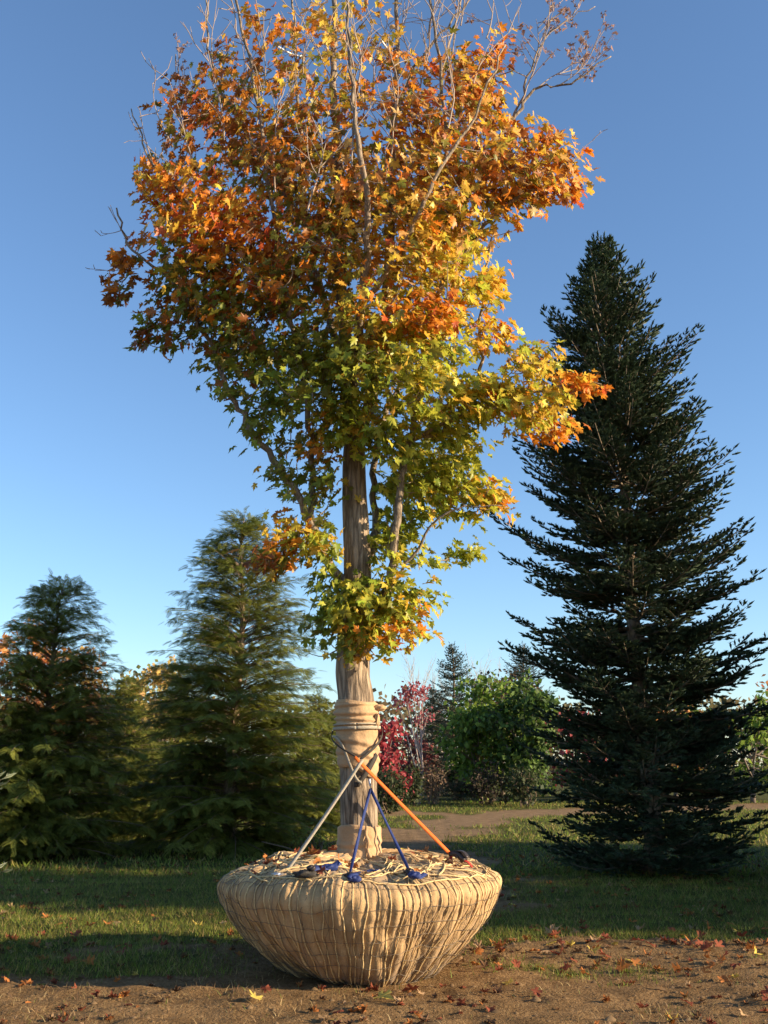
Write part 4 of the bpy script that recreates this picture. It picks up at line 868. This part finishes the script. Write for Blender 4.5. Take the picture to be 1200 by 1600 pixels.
# bare saplings
def bare_tree(loc, H, lab, seed, c=(.42, .36, .32), spread=.35, twn=9):
    r = np.random.default_rng(seed); t = empty('bare_tree', loc, label=lab, cat='tree', group='leafless trees beyond the track'); g0 = Geo(); g = Geo()
    def grow(p, d, L, R, dep):
        n = 5; pts = [np.array(p, float)]; d = norm(d)
        for i in range(n): d = norm(d + r.normal(0, .07, 3) + (0, 0, .05)); pts.append(pts[-1] + d * L / n)
        V, Fc = tube(np.array(pts), np.linspace(R, R * .4, n + 1), 5 if dep == 0 else 3, False); (g0 if dep == 0 else g).add(V, Fc, c)
        if dep < 3:
            for k in range(twn - 2 * dep): grow(pts[r.integers(1, n + 1)], d + r.normal(0, spread, 3) + (0, 0, .15), L * r.uniform(.35, .6), R * .5, dep + 1)
    grow((0, 0, 0), (0, 0, 1), H * .7, .05, 0)
    obj('trunk', g0.mesh('trunk'), M_wood, t); obj('branches', g.mesh('branches'), M_wood, t, kind='stuff'); return t
bare_tree(ground_at(674, 62), top_h(1035, 62), 'pale leafless tree rising above the slender red tree', 2)
bare_tree(ground_at(694, 60), top_h(1060, 60), 'thin leafless tree between the red tree and the pointed spruce', 5)
bare_tree(ground_at(762, 66), top_h(1040, 66), 'leafless tree with hazy top behind the bright green tree', 9)
# shrubs along the far edge of the track
def bush(px, Y, ytop, wpx, cols, lab, seed, leaf=.14, per=5, n=9, k=12, stems=5, bark=(.16, .115, .08)):
    b = ground_at(px, Y); H = top_h(ytop, Y); R_ = wpx / 2 / ppm(Y)
    return broadleaf('shrub', b, H * .8, rmass(0, H * .5, R_ * .7, H * .36, k, n, seed, H * .22), cols, leaf, per, lab, 'shrub', trunk_r=.025, seed=seed, stems=stems, bark=bark, group='shrubs along the far side of the track')
DG = [((.035, .05, .02), 3), ((.06, .075, .025), 2)]; BRN = [((.20, .12, .07), 3), ((.13, .085, .05), 2), ((.10, .09, .03), 1)]
bush(606, 36, 1185, 62, DG, 'dark rounded shrub right behind the wrapped trunk', 31, .12, 8, 12, 14)
bush(641, 42, 1188, 40, DG, 'dark shrub between the rounded one and the brown twiggy one', 32, .12, 8, 12, 12)
bush(676, 44, 1185, 60, BRN, 'brown twiggy shrub with upright bare stems', 33, .10, 3, 14, 18, 14, (.26, .18, .12))
bush(765, 43.5, 1192, 90, [((.07, .05, .035), 3), ((.04, .045, .02), 2)], 'low dark brown shrub under the bright green tree', 34, .13, 6, 10, 16, 8)
bush(822, 41.5, 1190, 70, DG, 'low dark shrub under the darker green tree', 35, .13, 7, 10, 14, 6)
bush(722, 50, 1195, 60, DG, 'dark shrub beneath the pointed spruce', 36, .13, 7, 10, 14, 6)
bush(490, 19.5, 1290, 70, [((.16, .20, .04), 2), ((.24, .22, .05), 1)], 'sunlit weedy clump at the big hemlock\'s foot', 37, .06, 4, 8, 10, 8)
# autumn trees at the left, behind the hemlocks
OR = [((.50, .22, .07), 3), ((.56, .30, .12), 2), ((.38, .12, .05), 1)]
for (px, Y, yt, R_, cols, lab, sd) in ((5, 44, 960, 2.3, OR, 'orange autumn tree showing above the pointed dark hemlock', 41), (100, 46, 1012, 1.9, [((.50, .22, .12), 2), ((.45, .30, .10), 2)], 'salmon-coloured autumn tree behind the pointed dark hemlock', 42), (243, 46, 1028, 2.0, [((.56, .40, .12), 3), ((.45, .26, .08), 1), ((.3, .3, .08), 1)], 'pale yellow autumn tree peeping out behind the big hemlock', 43), (170, 52, 1050, 2.2, [((.16, .18, .05), 3), ((.3, .2, .07), 1)], 'olive autumn tree behind the hemlock gap', 44)):
    H = top_h(yt, Y); b = ground_at(px, Y); broadleaf('autumn_tree', b, H, rmass(0, H * .62, R_, H * .33, 22, 11, sd, .6), cols, .24, 7, lab, trunk_r=.12, seed=sd, group='autumn trees behind the hemlocks')
# trees glimpsed through the tall fir
for (px, Y, yt, R_, cols, lab, sd) in ((930, 50, 1090, 2.4, RED[:2] + GR[:1], 'reddish tree glimpsed through the tall fir\'s lower branches', 51), (1060, 48, 1080, 2.6, OR + GR, 'orange-green tree glimpsed behind the tall fir', 52), (1180, 46, 1075, 2.5, GR, 'green tree behind the tall fir\'s right side', 53), (1290, 50, 1050, 2.8, OR, 'orange tree past the tall fir\'s right side', 54)):
    H = top_h(yt, Y); b = ground_at(px, Y); broadleaf('autumn_tree', b, H, rmass(0, H * .55, R_, H * .4, 22, 10, sd, .65), cols, .26, 7, lab, trunk_r=.12, seed=sd, group='autumn trees behind the tall fir')
# distant wood
r = np.random.default_rng(90); nq = 26000
ang = r.uniform(-1.0, 1.0, nq); D = r.uniform(105, 135, nq); hmax = 6.5 + 3.5 * fbm(ang * 14 + 30, ang * 0 + 3, 8, 4); zz = r.uniform(0, 1, nq) ** .8 * hmax
pos = np.stack([np.sin(ang) * D, np.cos(ang) * D, zz], -1); nr = norm(r.normal(size=(nq, 3)) + (0, -.4, .5)); tip = norm(r.normal(size=(nq, 3))); zc = -tip; xc = norm(np.cross(nr, zc)); yc = np.cross(zc, xc)
hue = fbm(ang * 30 + 9, ang * 0 + 7, 5, 3)[:, None]; cb = (np.array((.09, .11, .04)) * (1 - hue) + np.array((.26, .13, .07)) * hue) * r.uniform(.6, 1.2, (nq, 1))
V, Fc, C = place(*SL, pos, np.stack([xc, yc, zc], -1) * r.uniform(.5, 1.0, nq)[:, None, None], cb)
obj('distant_wood', mesh_np('distant_wood', V, Fc, C), M_far_leaf, kind='stuff', label='hazy mixed woodland closing the view beyond the nursery', cat='wood')

# ------------------------------------------------------------------ grass, litter, clods
def blades(n, xr, yr, h, w, cols, seed, dens_fn, name, lab, mat=M_grass, lean=.55, one=False):
    r = np.random.default_rng(seed)
    yy = yr[0] + (yr[1] - yr[0]) * r.random(n) ** 1.25; f = yy / yr[1]; xs = r.uniform(xr[0], xr[1], n) * np.clip(.35 + .65 * f, 0, 1)
    keep = r.random(n) < dens_fn(xs, yy); xs, yy = xs[keep], yy[keep]; n = len(xs)
    hh = h * r.uniform(.45, 1.3, n) * (.7 + .6 * fbm(xs * 1.7, yy * 1.7, 3)); az = r.uniform(0, 6.283, n); ww = w * r.uniform(.6, 1.4, n)
    base = np.stack([xs, yy, ground_z(xs, yy) - .004], -1); s = np.stack([np.cos(az), np.sin(az), 0 * az], -1) * ww[:, None]
    tipv = np.stack([r.normal(0, lean, n) * hh, r.normal(0, lean, n) * hh, hh], -1); mid = base + tipv * np.array((.35, .35, .6)) 
    V = np.stack([base - s, base + s, mid + s * .7, mid - s * .7, base + tipv], 1).reshape(-1, 3)
    Fc = (np.array([[0, 1, 2], [0, 2, 3], [3, 2, 4]])[None] + (np.arange(n) * 5)[:, None, None]).reshape(-1, 3)
    if one: Fc = (np.array([[0, 1, 4]])[None] + (np.arange(n) * 5)[:, None, None]).reshape(-1, 3)
    pw = np.array([c[1] for c in cols]); patch = fbm(xs * .8, yy * .8, 19)[:, None]
    cb = np.array([c[0] for c in cols])[r.choice(len(cols), n, p=pw / pw.sum())] * r.uniform(.7, 1.3, (n, 1)) * (.7 + .6 * patch)
    C = np.repeat(cb, 5, 0); return obj(name, mesh_np(name, V, Fc, C), mat, kind='stuff', label=lab, cat='grass')
GC = [((.155, .215, .03), 4), ((.22, .215, .04), 3), ((.33, .24, .09), 1.8), ((.09, .115, .024), 2)]
DC = [((.26, .17, .08), 4), ((.34, .25, .12), 3), ((.16, .09, .05), 2), ((.16, .17, .04), 1.5)]
blades(150000, (-8, 8), (8.2, 17), 0.062, .0036, GC, 1, lambda x, y: np.clip(1.15 - 1.25 * dirt_mask(x, y), 0.0, 1), 'grass', 'short green lawn grass around the bare soil', one=True)
blades(85000, (-26, 26), (16, 48), .085, .014, GC, 2, lambda x, y: np.clip(1.1 - 1.3 * dirt_mask(x, y), 0.01, 1), 'grass', 'lawn grass stretching back beside the dirt track', one=True)
blades(30000, (-7, 7), (6.6, 12.5), .045, .0028, DC, 3, lambda x, y: np.clip(.12 + .9 * (fbm(x * 1.6, y * 1.6, 29) - .45) * 3, 0.03, 1) * (dirt_mask(x, y) > .3), 'dry_grass', 'straw-coloured dead grass wisps on the bare soil', lean=.9)
# soil crumbs
r = np.random.default_rng(5); n = 7000
ico = np.array([(0, 0, .8), (1, 0, 0), (.2, .9, 0), (-.9, .5, 0), (-.8, -.6, 0), (.3, -.95, 0)], float); icf = np.array([[0, 1, 2], [0, 2, 3], [0, 3, 4], [0, 4, 5], [0, 5, 1]])
x = r.uniform(-5.5, 5.5, n); y = 6.8 + 4.0 * r.random(n); k = dirt_mask(x, y) > .45; x, y = x[k], y[k]; n = len(x)
az = r.uniform(0, 6.28, n); sz = r.gamma(2.0, .004, n) + .003; B = np.zeros((n, 3, 3)); B[:, 0, 0] = np.cos(az); B[:, 0, 1] = -np.sin(az); B[:, 1, 0] = np.sin(az); B[:, 1, 1] = np.cos(az); B[:, 2, 2] = r.uniform(.5, 1.1, n)
V, Fc, C = place(ico, icf, np.ones((6, 3)), np.stack([x, y, ground_z(x, y) - .002], -1), B * sz[:, None, None], np.array((.21, .135, .07)) * r.uniform(.6, 1.2, (n, 1)))
obj('soil_crumbs', mesh_np('soil_crumbs', V, Fc, C), M_soil, kind='stuff', label='small crumbs of brown soil scattered over the clearing', cat='soil')
# fallen leaves
FL = {'orange': (.42, .16, .05), 'red-brown': (.24, .07, .04), 'yellow': (.55, .42, .10), 'tan': (.42, .27, .15), 'brown': (.16, .09, .05)}
fallen = {}
def leaf_flat(v, curl):                     # the leaf laid flat: normal to +z
    V, Fc, C = LEAVES[v]; V = V[:-4]; Fc = Fc[:-2]; C = C[:-4]; W = np.stack([V[:, 0], -V[:, 2] - .3, V[:, 1] * 1.3 * curl + .12 + .25 * (V[:, 0] ** 2) * curl], -1); return W, Fc, C
def leaf_on(p, col, size, rz, tilt, lab, grp, v):
    key = (col, v)
    if key not in fallen:
        W, Fc, C = leaf_flat(v, 1.0); fallen[key] = mesh_np('fallen_leaf', W, Fc, C * np.array(FL[col]))
    o = obj('fallen_leaf', fallen[key], M_litter, label=lab, cat='leaf', group=grp); o.location = p; o.scale = (size,) * 3; o.rotation_euler = (tilt[0], tilt[1], rz)
def litter_spot():
    if random.random() < .55:
        return random.uniform(0.6, 4.6), random.gauss(9.9, .75)
    if random.random() < .6: return random.uniform(-4.3, -.6), random.gauss(10.7, .8)
    return random.uniform(-3.6, 3.6), random.uniform(6.9, 9.6)
cnt_ = 0
while cnt_ < 230:
    x, y = litter_spot()
    if y < 6.8 or math.hypot(x + .2, y - 9) < .75: continue
    col = random.choices(list(FL), (4, 3.4, .7, 2, 2.6))[0]; soil_ = dirt_mask(np.array([x]), np.array([y]))[0] > .5
    side = ('right of' if x > -.2 else 'left of') + ' the root ball'
    leaf_on((x, y, float(ground_z(np.array([x]), np.array([y]))[0]) + .012), col, random.uniform(.07, .125), random.uniform(0, 6.28), (random.gauss(0, .35), random.gauss(0, .35)),
            '%s fallen leaf lying on the %s %s' % (col, 'bare soil' if soil_ else 'grass', side), '%s leaves fallen on the %s %s' % (col, 'soil' if soil_ else 'grass', side), random.randrange(6)); cnt_ += 1
for (px, py, col, sz, lab) in ((600, 1567, 'yellow', .13, 'single yellow-green leaf lying flat in front of the root ball'), (398, 1568, 'yellow', .12, 'pale yellow leaf on the soil left of the root ball\'s foot'), (866, 1458, 'tan', .16, 'large curled tan leaf standing up where the grass begins'), (657, 1551, 'tan', .07, 'small pale leaf scrap by the foot of the root ball'), (890, 1512, 'yellow', .09, 'bright yellow leaf on the soil among orange ones')):
    p = PZ(px, py, .01); leaf_on((p[0], p[1], float(ground_z(p[:1], p[1:2])[0]) + .02), col, sz, random.uniform(0, 6.28), (.5 if 'standing' in lab else .1, .3), lab, None, 2 if 'curled' in lab else 0)
for k in range(64):
    a = random.uniform(0, 6.283); s = S_RIM + random.uniform(.18, .85); p = ball_pt(np.array(a), np.array(s), .03) + b3; col = random.choices(list(FL), (3, 4, .4, 2, 3))[0]
    leaf_on(tuple(p), col, random.uniform(.06, .11), random.uniform(0, 6.28), (random.gauss(0, .4), random.gauss(0, .4)), '%s dry leaf lying on top of the root ball' % col, '%s dry leaves on the root ball' % col, random.randrange(6))
n = 7000; r = np.random.default_rng(66); x = r.uniform(-9, 9, n); y = 6.8 + 13 * r.random(n) ** 1.5; k = (r.random(n) < np.clip((fbm(x * .9, y * .9, 61) - .36) * 4 + .3 * (x > 0), .08, 1)) & (np.hypot(x + .2, y - 9) > .7); x, y = x[k], y[k]; n = len(x)
lit = Geo(); fc = np.array(list(FL.values()))
for v in range(6):
    m = r.integers(0, 6, n) == v; q = int(m.sum()); az = r.uniform(0, 6.28, q); nr = norm(r.normal(0, .4, (q, 3)) + (0, 0, 1.)); d = np.stack([np.cos(az), np.sin(az), 0 * az], -1)
    W, Fc, C = leaf_flat(v, 1.4); B = frames(d, nr) * r.uniform(.028, .08, q)[:, None, None]
    V, F2, C2 = place(W, Fc, C, np.stack([x[m], y[m], ground_z(x[m], y[m]) + .004], -1), B, fc[r.choice(5, q, p=(.28, .27, .03, .17, .25))] * r.uniform(.6, 1.1, (q, 1))); lit.add(V, F2, C2)
obj('leaf_litter', lit.mesh('leaf_litter'), M_litter, kind='stuff', label='scraps of dry leaves scattered over soil and grass', cat='leaf litter')
